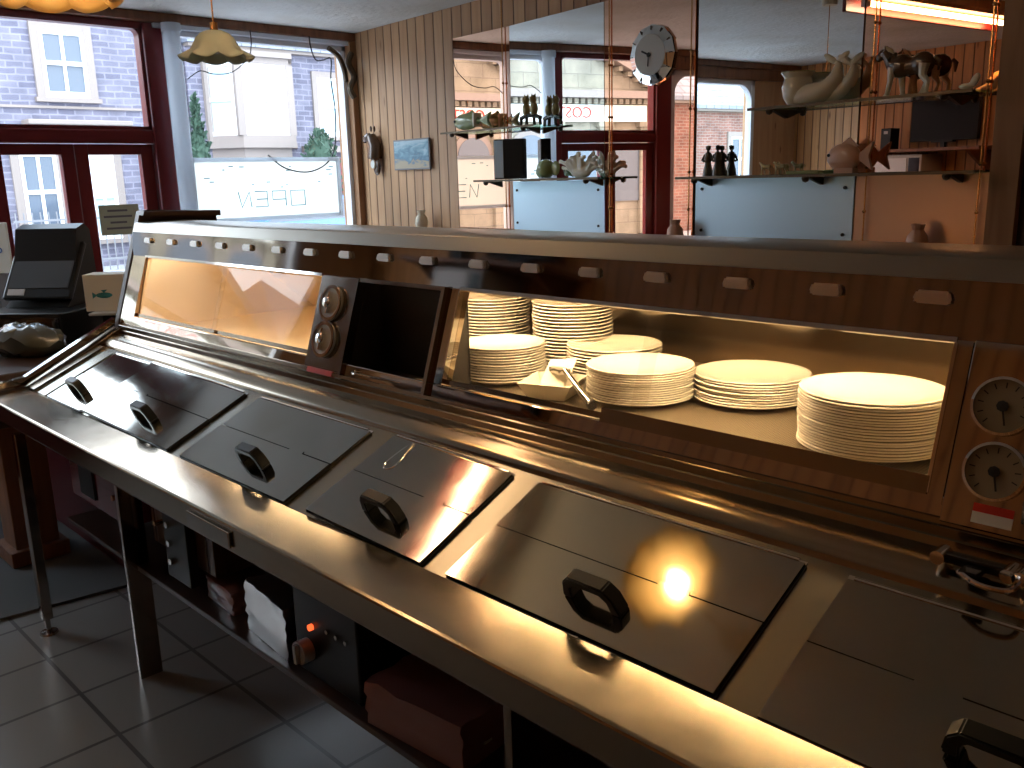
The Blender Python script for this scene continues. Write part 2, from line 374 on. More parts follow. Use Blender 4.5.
# shop front: beams, posts, door leaves, sills
struct('trim_1', MB().box(XF-.1, XF+.10, YB, 4.02, 2.585, ZC, bev=.006), 'beam_wood')
struct('trim_2', MB().box(XF+.0, XF+.085, 2.50, 3.93, 2.555, 2.583, bev=.004), 'blind_white')
struct('trim_3', MB().box(XF-.08, XF+.06, 2.44, 2.56, 0, 2.583, bev=.01), 'maroon')
struct('trim_4', MB().box(XF-.08, XF+.06, 1.34, 1.50, 0, 2.583, bev=.01), 'maroon')
struct('trim_5', MB().box(XF-.06, XF+.05, 1.50, 2.44, 1.88, 1.96, bev=.008), 'maroon')
struct('trim_6', MB().box(XF-.06, XF+.04, 1.50, 2.44, 2.565, 2.584), 'maroon')
struct('wall_under_window_right', MB().box(XF-.1, XF+.1, 2.56, 4.0, 0, 1.0), 'dark_maroon')
struct('wall_under_window_left', MB().box(XF-.1, XF+.1, YB, 1.34, 0, 1.0), 'dark_maroon')
def arch_frame(y0, y1, z0, z1, w, name, m, r=.16):
    """slim frame with curved upper corners"""
    mb = MB(); x0, x1 = XF-.03, XF+.04
    mb.box(x0, x1, y0, y0+w, z0, z1); mb.box(x0, x1, y1-w, y1, z0, z1); mb.box(x0, x1, y0, y1, z1-w, z1); mb.box(x0, x1, y0, y1, z0, z0+w)
    for cy, s in ((y0+w, 1), (y1-w, -1)):
        pts = [(cy, z1-w)]
        for k in range(9):
            a = PI/2*k/8; pts.append((cy+s*r*(1-math.sin(a)), z1-w-r*(1-math.cos(a))))
        mb.prism(pts, x0+.005, x1-.005, 'x')
    return struct(name, mb, m)
arch_frame(2.56, 3.90, 1.0, 2.553, .03, 'window_1', 'white_paint', .05)
struct('trim_11', MB().box(XF-.08, XF+.08, YB, 1.34, 2.48, 2.584), 'beam_wood')
arch_frame(-.62, 1.34, 1.0, 2.48, .045, 'window_2', 'white_paint')
arch_frame(1.50, 2.44, 1.96, 2.565, .02, 'window_3', 'maroon', .04)
for i, (y0, y1, z0, z1) in enumerate(((2.56, 3.90, 1.0, 2.55), (-.62, 1.34, 1.0, 2.475), (1.5, 2.44, 1.96, 2.565))):
    struct('window_%d' % (i+4), MB().box(XF-.006, XF+.0, y0+.02, y1-.02, z0+.02, z1-.02), 'pane_glass')
struct('trim_10', MB().box(XF-.1, XF+.1, 3.90, 4.04, 0, 2.583), 'post_wood')
struct('wall_front_pier', MB().box(XF-.1, XF+.04, YB, -.62, 1.0, 2.48), 'pine_boards')
def door_leaf(y0, y1, name):
    mb = MB(); a, b = XF-.03, XF+.02
    mb.box(a, b, y0, y0+.075, .02, 1.875, bev=.005); mb.box(a, b, y1-.075, y1, .02, 1.875, bev=.005)
    mb.box(a, b, y0+.075, y1-.075, 1.815, 1.875); mb.box(a, b, y0+.075, y1-.075, .02, .75); mb.box(a, b, y0+.075, y1-.075, .02, .3)
    d = struct(name, mb, 'maroon')
    MB().box(XF-.008, XF-.002, y0+.075, y1-.075, .75, 1.815).build('glass_pane', 'pane_glass', d)
    MB().tube([(XF+.02, y1-.03, .95), (XF+.06, y1-.03, .97), (XF+.06, y1-.03, 1.12), (XF+.02, y1-.03, 1.14)], .007).build('door_handle', 'chrome', d, smooth=True)
    return d
door_leaf(1.505, 1.97, 'door_1'); door_leaf(1.975, 2.435, 'door_2')
# pale round column next to the post
solo(MB().cyl((XF+.12, 2.59, 0), (XF+.12, 2.59, 2.58), .05, 20).cyl((XF+.12, 2.59, 2.53), (XF+.12, 2.59, 2.58), .058, 20), 'rolled_blind', 'blind_white',
     'tall pale rolled blind standing upright beside the red door post', 'blind', smooth=True)
# timber post right of the mirror and dark edge beyond
struct('trim_7', MB().box(-1.396, -1.30, -.135, 0, 0, ZC), 'post_wood', WM(0, 0, 0))
struct('trim_8', MB().box(-1.30, -1.0, -.10, 0, 0, ZC), 'dark_brown_metal', WM(0, 0, 0))
struct('trim_9', MB().box(-5.15, -1.30, -.24, 0, 1.275, 1.30, bev=.004), 'beam_wood', WM(0, 0, 0))

# ------------------------------------------------------------------ mirror wall
wm = thing('wall_mirror', 'large wall mirror of alternating clear and peach tiles behind the range', 'mirror', M=WM(-3.06, 0, 0))
def tile(s0, s1, z0, z1, m, name, ex=0., base=.012, label=None):
    """one mirror tile standing a little off the wall; ex turns it about its left edge"""
    T = Matrix.Translation((s0+3.06, -base, 0)) @ Matrix.Rotation(-ex, 4, 'Z'); w = (s1-s0)
    o = MB(T).box(.0015, w-.0015, -.005, 0, z0, z1).build(name, m, wm)
    if label: o['label'] = label
    if ex:
        MB(T).box(.004, w-.004, 0, .004, z0+.01, z1-.01).prism([(0, .004), (w-.01, .004), (w-.01, base+w*math.sin(ex)-.001), (0, base-.001)], z0+.01, z1-.01, 'z').build('mirror_backing', 'post_wood', wm)
    return T, w
ZT, ZM, ZB = 2.455, 1.592, 1.315
tile(-4.68, -4.14, ZB, ZT, 'mirror_peach', 'mirror_tile', label='peach tinted mirror tile')
T2, w2 = tile(-4.14, -3.33, ZM, ZT, 'mirror_clear', 'mirror_tile', ex=R(4.2), label='clear mirror tile')
tile(-4.14, -3.33, ZB, ZM, 'mirror_frost', 'frosted_panel', ex=R(4.2), label='frosted blue-grey panel')
B4 = .110
MB(Matrix.Translation((3.06, 0, 0))).box(-2.708, -1.402, -.105, 0, ZB+.005, ZT-.005).build('mirror_backing', 'post_wood', wm)
b3 = .012+(.81)*math.sin(R(4.2))
tile(-3.33, -2.714, ZB, ZT, 'mirror_peach', 'mirror_tile', ex=R(4.2), base=b3, label='peach tinted mirror tile')
tile(-2.71, -1.915, ZM, ZT, 'mirror_clear', 'mirror_tile', base=B4, label='clear mirror tile')
tile(-2.71, -1.915, ZB+.012, ZM, 'mirror_frost', 'frosted_panel', base=B4, label='frosted blue-grey panel')
tile(-1.91, -1.400, ZM, ZT, 'mirror_peach', 'mirror_tile', base=B4, label='peach tinted mirror tile')
tile(-1.91, -1.400, ZB, ZM, 'mirror_frost_peach', 'frosted_panel', base=B4, label='frosted peach panel')
for s0, s1 in ((-4.1, -3.38), (-2.67, -1.955)):
    for s in (s0, s1):
        for z in (ZB+.04, ZM-.05):
            off = .012+.005+ (max(0, (s+4.14))*math.sin(R(4.2)) if s < -3 else .098)
            MB().cyl((s+3.06, -off-.006, z), (s+3.06, -off+.002, z), .007, 8).build('mirror_screw', 'black_plastic', wm)
# gold cords hanging in front of the peach tiles
for i, (s, t) in enumerate(((-4.19, .03), (-3.285, .088), (-2.732, .135), (-1.86, .13), (-1.431, .13))):
    mb = MB().cyl((0, 0, 1.30), (0, 0, ZC), .0035, 6)
    for z in (1.45, 1.62, 1.9, 2.15): mb.ball((0, 0, z), .008, 8)
    lab = ['over the left peach mirror strip', 'left of the round clock', 'right of the round clock', 'left of the carthorse figurine', 'at the right end of the mirror'][i]
    solo(mb, 'hanging_cord', 'gold', 'thin gold cord hung from the ceiling '+lab, 'cord', smooth=True, group='gold cords in front of the mirror').matrix_basis = WM(s, t, 0)
def shelf(s0, s1, z, t0, label, group='glass shelves on the mirror'):
    th = thing('glass_shelf', label, 'shelf', M=WM((s0+s1)/2, t0, z), group=group); h = (s1-s0)/2
    MB().box(-h, h, -.13, 0, 0, .008, bev=.002).build('shelf_pane', 'shelf_glass', th)
    MB().box(-h, h, -.134, -.130, -.002, .009).build('shelf_edge', 'brass_dark', th)
    n = 3 if s1-s0 > 1.2 else 2
    for k in range(n):
        x = -h+.1+(2*h-.2)*k/(n-1)
        MB().prism([(-.12, 0), (0, 0), (0, -.035), (-.02, -.03)], x-.008, x+.008, 'x').ball((x, -.12, -.008), .016, 8).build('shelf_bracket', 'brass_dark', th)
shelf(-4.62, -3.76, 1.885, .05, 'upper left glass shelf holding the green fish and the owl pair')
shelf(-4.26, -3.24, 1.598, .085, 'lower left glass shelf holding the box, green apple and coral')
shelf(-2.72, -1.40, 1.59, .116, 'long lower glass shelf under the carthorse and the couple')
shelf(-2.34, -1.43, 1.862, .116, 'upper right glass shelf holding the cream dolphin vase and carthorse')

# clock
ck = thing('wall_clock', 'round clock with a faceted mirror-glass rim hung on the wall mirror', 'clock', M=WM(-2.975, .115, 2.16) @ Matrix.Rotation(R(90), 4, 'X'))
mb = MB(); n = 12
mb.lathe([(0, .0), (.132, .0), (.138, .008), (.094, .022), (0, .022)], n); mb.build('clock_rim', 'mirror_clear', ck)
MB().lathe([(0, .022), (.092, .022), (.092, .026), (0, .027)], 40).build('clock_face', 'clock_face', ck)
for k in range(12):
    Mk = Matrix.Rotation(2*PI*k/12, 4, 'Z'); MB().box(-.002, .002, .112, .130, .014, .019, Mk).build('hour_mark', 'brass_dark', ck)
mb = MB().box(-.004, .004, -.01, .05, .029, .031, Matrix.Rotation(R(66), 4, 'Z')); mb.build('hour_hand', 'ink', ck)
mb = MB().box(-.003, .003, -.01, .052, .032, .034, Matrix.Rotation(R(176), 4, 'Z')); mb.ball((0, 0, .032), .012, 10, (1, 1, .4)); mb.build('minute_hand', 'ink', ck)

# ------------------------------------------------------------------ ornaments
def orn(name, label, cat, s, z, t=.18, rz=0, group=None, sc_=1.0):
    return thing(name, label, cat, M=WM(s, t, z) @ Matrix.Rotation(rz, 4, 'Z') @ Matrix.Scale(sc_, 4), group=group)
# green ceramic fish
f = orn('fish_figurine', 'long green-grey ceramic fish lying on the upper left shelf', 'figurine', -4.40, 1.894, .115)
mb = MB().ball((-.04, 0, .055), .06, 16, (2.1, .55, .85)); mb.prism([(.06, .055), (.20, .10), (.17, .055), (.20, .01)], -.012, .012, 'y'); mb.prism([(-.06, .09), (.02, .125), (.05, .09)], -.006, .006, 'y')
mb.build('body', 'ceramic_green', f, remesh=.007)
MB().ball((-.125, -.025, .06), .008, 8).build('eye', 'ink', f); MB().box(.055, .07, -.03, .03, .02, .10, bev=.003).build('tail_band', 'ceramic_cream', f)
# pair of owls
f = orn('owl_pair_figurine', 'pair of golden owls on a dark branch beside the green fish', 'figurine', -3.86, 1.894, .115)
mb = MB()
for s in (-1, 1):
    mb.ball((s*.032, 0, .085), .026, 12, (1, .9, 1.5)); mb.ball((s*.03, -.005, .135), .022, 12)
    for q in (-1, 1): mb.ball((s*.03+q*.014, 0, .158), .008, 8, (.8, .8, 1.5))
mb.build('owls', 'ceramic_gold', f, remesh=.005)
mb = MB().tube([(-.08, 0, .04), (-.03, 0, .055), (.04, 0, .05), (.085, 0, .035)], .012)
for x in (-.075, -.03, .03, .075): mb.tube([(x, 0, .045), (x*1.1, 0, 0)], .009)
mb.build('branch', 'ceramic_dark', f, smooth=True)
# speaker-like box
f = orn('photo_frame_box', 'black upright box with a pale blue left side on the lower shelf', 'box', -4.00, 1.608, .15, R(28))
MB().box(-.09, .09, -.03, .03, 0, .22, bev=.006).build('casing', 'black_plastic', f); MB().box(-.083, -.03, -.034, -.030, .008, .212).build('side_panel', 'mirror_frost', f)
# green apple
f = orn('apple_ornament', 'green ceramic apple with leaves beside the black box', 'ornament', -3.70, 1.608, .15)
MB().ball((0, 0, .05), .052, 18, (1, 1, .95)).build('apple', 'ceramic_green', f, smooth=True)
MB().ball((.075, 0, .05), .04, 10, (.9, .3, 1), rot=(0, R(25), 0)).build('leaf', 'ceramic_green', f, smooth=True); MB().ball((-.06, .01, .035), .035, 10, (1, .3, .9)).build('leaf', 'ceramic_green', f, smooth=True)
MB().cyl((0, 0, .075), (.006, 0, .105), .004).build('stem', 'ceramic_dark', f)
# coral
f = orn('coral_ornament', 'cream branching coral ornament at the right of the lower left shelf', 'ornament', -3.42, 1.608, .16)
rr = random.Random(3); mb = MB().ball((0, 0, .02), .05, 12, (1.4, .6, .5))
for k in range(11):
    a = -1.25+2.5*k/10; L = .09+.04*rr.random(); p0 = Vector((.04*math.sin(a), 0, .02)); p1 = p0+Vector((math.sin(a)*L*.6, rr.uniform(-.02, .02), math.cos(a)*L*.8)); p2 = p1+Vector((math.sin(a)*.04+rr.uniform(-.01, .01), 0, -.012+.03*rr.random()))
    mb.tube([p0, p1, p2], [.014, .012, .009])
    mb.ball(p2, .013, 8)
mb.build('coral', 'ceramic_cream', f, remesh=.005)
# couple
f = orn('couple_figurine', 'two small dark standing figures on the lower shelf by the window reflection', 'figurine', -2.575, 1.599, .165, sc_=.82)
for s, nm in ((-1, 'man'), (1, 'woman')):
    x = s*.032; mb = MB().lathe([(0, 0), (.03, 0), (.026, .03), (.016, .07), (.022, .10), (.016, .125), (.007, .13), (.007, .135)], 14, Matrix.Translation((x, 0, 0)))
    mb.ball((x, 0, .148), .014, 10); mb.tube([(x-.02, 0, .115), (x-.03, -.012, .085), (x-.01, -.022, .08)], .007); mb.tube([(x+.02, 0, .115), (x+.03, -.012, .085), (x+.01, -.022, .08)], .007)
    mb.build(nm, 'ceramic_dark', f, smooth=True)
    MB().ball((x, .002, .156), .013, 10, (1.15, 1.1, .6)).build('hat', 'ceramic_brown', f, smooth=True)
# quadrupeds
def quad(name, label, s, z, L, Hh, body, legm, t=.18, flip=1, thick=1., group=None, extra=None, cat='figurine'):
    """four-legged figure facing -x: trunk, neck, head, jointed legs, tail"""
    f = orn(name, label, cat, s, z, t, 0 if flip > 0 else PI, group=group)
    b = Hh*.62; r = Hh*.155*thick
    mb = MB().ball((-L*.14, 0, b), r*1.18, 14, (1.25, .82, 1.05)); mb.ball((L*.2, 0, b+.01*Hh), r*1.15, 14, (1.15, .85, 1.05)); mb.ball((.02*L, 0, b-.02*Hh), r*1.02, 14, (2.0, .8, .95))
    mb.tube([(-L*.26, 0, b+.05*Hh), (-L*.36, 0, b+.24*Hh), (-L*.42, 0, b+.33*Hh)], [r*.85, r*.62, r*.5], 10)
    mb.ball((-L*.47, 0, b+.27*Hh), r*.5, 10, (1.0, .75, 1.7), rot=(0, R(38), 0))
    for q in (-1, 1): mb.ball((-L*.40, q*r*.28, b+.42*Hh), r*.16, 6, (.7, .7, 1.7))
    mb.build('body', body, f, remesh=max(.0025, Hh*.018))
    for i, (x, y) in enumerate(((-L*.24, -1), (-L*.17, 1), (L*.27, -1), (L*.22, 1))):
        sw = (-.06, .05, .03, -.05)[i]*L
        if i < 2: pts = [(x, y*r*.5, b-.02*Hh), (x+sw*.4, y*r*.5, b*.5), (x+sw, y*r*.5, .06*Hh), (x+sw-.02*L, y*r*.5, 0)]
        else: pts = [(x, y*r*.5, b), (x-.03*L+sw*.3, y*r*.5, b*.62), (x+.05*L+sw*.6, y*r*.5, b*.40), (x+.02*L+sw, y*r*.5, .06*Hh), (x+sw, y*r*.5, 0)]
        rad = [r*.5, r*.3, r*.26, r*.36] if i < 2 else [r*.62, r*.42, r*.24, r*.26, r*.38]
        MB().tube(pts, rad, 8).build('leg', legm, f, smooth=True)
    MB().tube([(L*.40, 0, b+.1*Hh), (L*.46, 0, b+.02*Hh), (L*.45, 0, b-.16*Hh)], [r*.2, r*.24, r*.1], 8).build('tail', body, f, smooth=True)
    if extra: extra(f, L, Hh, b, r)
    return f
def mane(f, L, Hh, b, r):
    MB().tube([(-L*.43, 0, b+.42*Hh), (-L*.34, 0, b+.33*Hh), (-L*.25, 0, b+.17*Hh)], [r*.22, r*.4, r*.3], 8).build('mane', 'ceramic_cream', f, smooth=True)
    MB().tube([(-L*.30, r*.8, b+.16*Hh), (-L*.30, 0, b-.04*Hh), (-L*.30, -r*.8, b+.16*Hh), (-L*.24, 0, b+.27*Hh)], r*.16, 8, closed=True).build('collar', 'brass_dark', f, smooth=True)
quad('horse_figurine', 'brown carthorse figurine with pale feathered legs on the upper right shelf', -1.69, 1.871, .235, .17, 'ceramic_brown', 'ceramic_cream', extra=mane, thick=1.3)
quad('elephant_figurine', 'tiny gold beast on the lower shelf, left of the small pair', -2.285, 1.599, .07, .055, 'ceramic_gold', 'ceramic_gold', group='tiny gold beasts')
quad('elephant_figurine', 'tiny gold beast on the lower shelf, right of the small pair', -2.215, 1.599, .07, .055, 'ceramic_gold', 'ceramic_gold', group='tiny gold beasts')
solo(MB().box(-.075, .075, -.02, .02, 0, .014, bev=.004), 'ornament_base', 'ceramic_green', 'low dark green bar on the lower shelf beside the gold beasts', 'ornament').matrix_basis = WM(-2.10, .18, 1.599)
# dolphin vase
f = orn('dolphin_vase', 'large cream vase with two raised dolphin tails on the upper right shelf', 'vase', -2.06, 1.871, .18)
mb = MB().lathe([(.0, .0), (.035, 0), (.055, .03), (.062, .07), (.052, .105), (.066, .125), (.058, .125), (.045, .10), (.05, .07), (0, .04)], 28, Matrix.Translation((-.09, 0, 0)))
mb.tube(smooth_pts([(-.10, -.01, .03), (-.04, -.015, .035), (.03, -.01, .045), (.075, 0, .085), (.085, 0, .13), (.075, 0, .15)], 5), [.03+.012*math.sin(PI*min(1, k/14)) if k < 14 else max(.008, .036-.0026*(k-13)) for k in range(26)], 14)
mb.tube(smooth_pts([(-.05, .02, .04), (.02, .02, .03), (.09, .015, .04), (.135, .01, .08), (.145, .01, .12), (.135, .01, .14)], 5), [.02+.012*math.sin(PI*min(1, k/14)) if k < 14 else max(.008, .030-.0021*(k-13)) for k in range(26)], 14)
for x, z in ((.075, .155), (.135, .145)):
    for q in (-1, 1): mb.ball((x+q*.026, .002, z+.008), .026, 10, (1.3, .35, .5), rot=(0, -q*R(34), 0))
mb.ball((-.03, -.04, .05), .02, 8, (1.2, .3, .7)); mb.build('vase_body', 'ceramic_cream', f, smooth=True)
MB().lathe([(.054, .124), (.066, .124), (.066, .128), (.054, .128)], 20, Matrix.Translation((-.09, 0, 0))).build('rim', 'ceramic_green', f)
# pink fish ornament
f = orn('angelfish_figurine', 'pinkish-brown angelfish ornament at the right of the long lower shelf', 'figurine', -1.91, 1.599, .18)
mb = MB().ball((-.02, 0, .06), .055, 14, (1.35, .5, 1.0)); mb.prism([(.03, .06), (.10, .115), (.085, .06), (.10, .01)], -.008, .008, 'y'); mb.prism([(-.05, .10), (.0, .135), (.04, .10)], -.006, .006, 'y'); mb.box(-.05, .03, -.02, .02, 0, .02)
mb.build('body', 'ceramic_pink', f, smooth=True); MB().ball((-.075, -.02, .07), .007, 8).build('eye', 'ink', f)
# pale solid standing in for the lit pendant's reflection in the mirror
f = orn('pendant_glint', 'small bright stand-in for the lit pendant reflection at the right end of the upper shelf', 'ornament', -1.47, 1.871, .20)
MB().ball((0, 0, .012), .022, 10, (1.4, .8, .5)).ball((.025, 0, .03), .018, 10, (.8, .6, 1.5), rot=(0, R(28), 0)).build('volume', 'glint_white', f, remesh=.003)
# vases on the ledge
def bud_vase(label, s, m='ceramic_pink', k=1., z=1.30, t=.08):
    f = orn('bud_vase', label, 'vase', s, z, t, group='small vases on the ledge', sc_=k)
    def fl(r, z, a): return (r*(1+.06*math.cos(8*a)*(1 if z > .03 else 0)), z)
    MB().lathe([(0, 0), (.028, 0), (.038, .03), (.032, .06), (.018, .08), (.024, .1), (.02, .1), (.014, .08), (0, .06)], 24, wob=fl).build('vessel', m, f, smooth=True)
    return f
bud_vase('small white and pink bud vase on the ledge near the shop window', -5.02, 'ceramic_cream', 1.2, t=.08)
bud_vase('small fluted pink vase on the ledge at the right end of the mirror', -1.61, 'ceramic_pink', 1.1, t=.19)
bud_vase('small fluted brown vase on the ledge below the middle of the mirror', -2.756, 'ceramic_pink', 1.05, t=.20)
# horse head plaque and picture on the boards
f = thing('horse_head_plaque', 'brown horse-head plaque with a small dial on the pine wall', 'plaque', M=WM(-5.66, .02, 1.83) @ Matrix.Scale(1.15, 4))
mb = MB().ball((.02, -.01, -.02), .05, 12, (.9, .5, 1.3)); mb.tube([(.03, -.012, -.05), (.035, -.015, .03), (.01, -.02, .085)], [.045, .04, .03], 10); mb.ball((-.045, -.02, .075), .03, 10, (1.7, .7, .75), rot=(0, R(-28), 0))
for q in (-1, 1): mb.ball((.03, -.02+q*.012, .125), .01, 8, (.8, .7, 1.9))
mb.build('horse_head', 'ceramic_brown', f, smooth=True)
MB().ball((.04, -.01, -.10), .045, 14, (.8, .35, 1.15)).build('dial_mount', 'ceramic_brown', f, smooth=True)
MB().cyl((.03, -.035, -.085), (.03, -.025, -.085), .024, 20).build('dial', 'clock_face', f)
f = thing('framed_picture', 'small framed blue seascape picture on the pine wall', 'picture', M=WM(-5.185, .012, 1.785))
MB().box(-.215, .215, -.012, 0, -.10, .10, bev=.003).build('frame', 'grey_plastic', f)
me_ = MB().box(-.203, .203, -.014, -.012, -.09, .09).build('painting', 'sea_paint', f)
m = MAT['sea_paint']; t = NT(m); no = t.n('TexNoise', Scale=9.0, Detail=4.0, Distortion=1.); t.l(t.map((1, 1, 3)), no.inputs['Vector'])
sep = t.n('SeparateXYZ'); t.l(t.tc.outputs['Object'], sep.inputs[0]); ad = t.n('Math', operation='MULTIPLY_ADD'); t.l(sep.outputs[2], ad.inputs[0]); ad.inputs[1].default_value = 3.2; t.l(no.outputs['Fac'], ad.inputs[2])
t.l(t.ramp(ad.outputs[0], [(.25, (.42, .36, .26)), (.42, (.10, .22, .32)), (.62, (.22, .40, .50)), (.8, (.40, .55, .62))]), t.b.inputs['Base Color'])

# ------------------------------------------------------------------ things on the wall behind the fryer's side (seen in the mirror)
tv = thing('television', 'black flat television on the warm pine wall, seen in the mirror', 'television', (-3.94, YB+.10, 1.83))
MB().box(-.31, .31, -.03, .02, 0, .42, bev=.006).build('screen_casing', 'black_plastic', tv); MB().box(-.30, .30, .02, .022, .01, .41).build('screen', 'tv_black', tv)
MB().box(-.10, .10, -.03, .03, -.012, .004).box(-.02, .02, -.02, .02, -.06, .02).build('stand', 'black_plastic', tv)
solo(MB().box(-.65, .65, 0, .42, 0, .03, bev=.004).prism([(.0, -.2), (.02, -.2), (.4, 0), (0, 0)], -.55, -.52, 'x').prism([(.0, -.2), (.02, -.2), (.4, 0), (0, 0)], .52, .55, 'x'), 'wall_shelf', 'beam_wood',
     'dark wooden wall shelf carrying the television and oven, seen in the mirror', 'shelf', (-4.1, YB, 1.74))
solo(MB().box(-.65, .65, 0, .42, 0, .03, bev=.004), 'lower_wall_shelf', 'beam_wood', 'lower dark wooden shelf under the pale oven, seen in the mirror', 'shelf', (-4.1, YB, 1.42))
mw = thing('microwave_oven', 'pale oven on the wall shelf under the television, seen in the mirror', 'oven', (-4.22, YB+.20, 1.45))
MB().box(-.24, .24, -.18, .16, 0, .27, bev=.008).build('casing', 'light_grey', mw); MB().box(-.21, .10, .16, .17, .03, .24).build('oven_door', 'white_paint', mw); MB().box(.12, .22, .16, .165, .03, .24).build('control_panel', 'black_gloss', mw)
sp = thing('loudspeaker', 'small black upright speaker left of the television, seen in the mirror', 'speaker', (-4.40, YB+.2, 1.77))
MB().box(-.05, .05, -.07, .07, 0, .19, bev=.005).build('cabinet', 'black_plastic', sp); MB().box(-.02, .02, .07, .072, .14, .165).build('badge', 'light_grey', sp)
solo(MB().box(-.05, .05, -.05, .05, 0, .12, bev=.004), 'small_carton', 'cream', 'small cream carton beside the pale oven, seen in the mirror', 'box', (-3.9, YB+.25, 1.45))

# ------------------------------------------------------------------ lamps
def pendant(loc, label, lit=True, k=1.):
    f = thing('pendant_lamp', label, 'lamp', loc, random.random()*3, group='scalloped pendant lamps')
    def wob(r, z, a):
        q = max(0., (r-.09)/.06); return (r*(1+.07*q*math.cos(9*a)), z-.018*q*abs(math.sin(4.5*a)))
    pr = [(.012, .10), (.035, .098), (.06, .088), (.08, .068), (.092, .045), (.105, .022), (.135, .004), (.150, -.004)]
    o = MB(Matrix.Scale(k, 4)).lathe(pr, 90, wob=wob).build('lamp_shade', 'shade_glass_lit' if lit else 'shade_glass_unlit', f, smooth=True); sd = o.modifiers.new('s', 'SOLIDIFY'); sd.thickness = .004
    MB().cyl((0, 0, .10), (0, 0, ZC-loc[2]), .003, 6).cyl((0, 0, .085), (0, 0, min(.11, ZC-loc[2])), .014, 12).build('cord', 'gold', f)
    MB().cyl((0, 0, ZC-loc[2]-.03), (0, 0, ZC-loc[2]), .045, 16, .05).build('ceiling_rose', 'cream', f)
    MB().ball((0, 0, .045*k), .028, 14, (1, 1, 1.2)).build('light_bulb', 'bulb' if lit else 'porcelain', f, smooth=True)
    return f
pendant((-3.165, 1.64, 2.075), 'unlit scalloped cream glass pendant lamp before the shop window', False, .84)
pendant((-2.436, .85, 2.085), 'lit scalloped glass pendant lamp cut by the top left corner')
pendant((-1.48, 1.33, 2.12), 'lit scalloped glass pendant lamp over the wide pan lid, seen as a reflection')
fx = thing('strip_light', 'warm strip light in a red-brown pelmet on the ceiling, seen in the mirror', 'light', (-2.72, 1.12, 2.525), 0)
MB().prism([(-.07, .03), (.07, .03), (.09, .05), (.09, .113), (-.09, .113), (-.09, .05)], -.85, .85, 'y').build('pelmet', 'beam_wood', fx)
MB().box(-.115, -.09, -.86, .86, -.03, .113, bev=.004).build('pelmet_board', 'maroon', fx); MB().cyl((.0, -.78, .005), (.0, .78, .005), .016, 12).build('fluorescent_tube', 'tube_fluo', fx, smooth=True)
for y in (-.80, .80): MB().box(-.022, .022, y-.018, y+.018, -.015, .03, bev=.003).build('tube_holder', 'white_paint', fx)
# ------------------------------------------------------------------ the street outside
FX = -20.0
struct('ground', MB().box(-40, XF-.12, -40, 40, -.12, -.02), 'pavement')
solo(MB().box(-16.5, -9.0, -40, 40, -.02, 0), 'road', 'tarmac', 'grey road between the shop and the stone houses', 'road', kind='structure')
def sash(bd, y0, y1, z0, z1, fw=.07, surround=.16, curtain=True, x=FX, cross=True):
    """sash window as a part: stone surround, white frame, pane, net curtain"""
    w = MB()
    w.box(x-.02, x+.06, y0-surround, y0, z0-.05, z1+surround); w.box(x-.02, x+.06, y1, y1+surround, z0-.05, z1+surround)
    w.box(x-.02, x+.058, y0, y1, z1, z1+surround); w.box(x-.02, x+.12, y0-surround-.05, y1+surround+.05, z0-.14, z0-.052)
    s = w.build('window_surround', 'window_stone', bd)
    f = MB(); zm = (z0+z1)/2; a, b = x+.005, x+.05
    f.box(a, b, y0, y0+fw, z0-.05, z1); f.box(a, b, y1-fw, y1, z0-.05, z1); f.box(a, b-.005, y0+fw, y1-fw, z1-fw, z1); f.box(a, b-.005, y0+fw, y1-fw, z0-.05, z0+fw); f.box(a, b+.02, y0+fw, y1-fw, zm-.04, zm+.04)
    if cross: f.box(a+.002, b-.01, (y0+y1)/2-.03, (y0+y1)/2+.03, z0+fw, z1-fw)
    f.build('sash_frame', 'sash_white', s)
    MB().box(x+.002, x+.012, y0+fw, y1-fw, z0, z1-fw).build('pane', 'net_curtain' if curtain else 'house_glass', s)
def house(name, label, y0, y1, h, m, roof=1.6, rm='slate', x=FX):
    h_ = thing(name, label, 'building', (0, 0, 0))
    MB().box(x-7, x, y0, y1, -.05, h).build('facade', m, h_)
    if roof: MB().prism([(x+.3, h-.05), (x+.3, h+.06), (x-3.4, h+roof), (x-7.2, h), (x-7.2, h-.1)], y0-.05, y1+.05, 'y').build('roof', rm, h_)
    MB().box(x-.02, x+.22, y0, y1, h-.12, h+.02).build('gutter', 'window_stone', h_)
    return h_
h1 = house('stone_house', 'grey stone house with a sash window seen above the double doors', 5.2, 9.42, 5.6, 'grey_stone', 2.2)
sash(h1, 6.58, 7.44, 3.48, 4.72, curtain=False); MB().box(FX, FX+.45, 6.05, 8.1, 2.88, 2.98, bev=.02).build('door_canopy', 'window_stone', h1)
MB().box(FX, FX+.05, 5.3, 9.4, 3.22, 3.27).build('string_course', 'window_stone', h1)
sash(h1, 5.9, 6.6, .8, 2.35, curtain=False); sash(h1, 7.2, 7.75, .6, 2.3)
MB().cyl((FX+.06, 8.75, 0), (FX+.06, 8.75, 5.5), .045, 8).build('drainpipe', 'grey_plastic', h1)
h2 = house('bay_window_house', 'grey stone house with a pale bay window seen through the shop window', 9.6, 15.5, 4.75, 'grey_stone', 2.4)
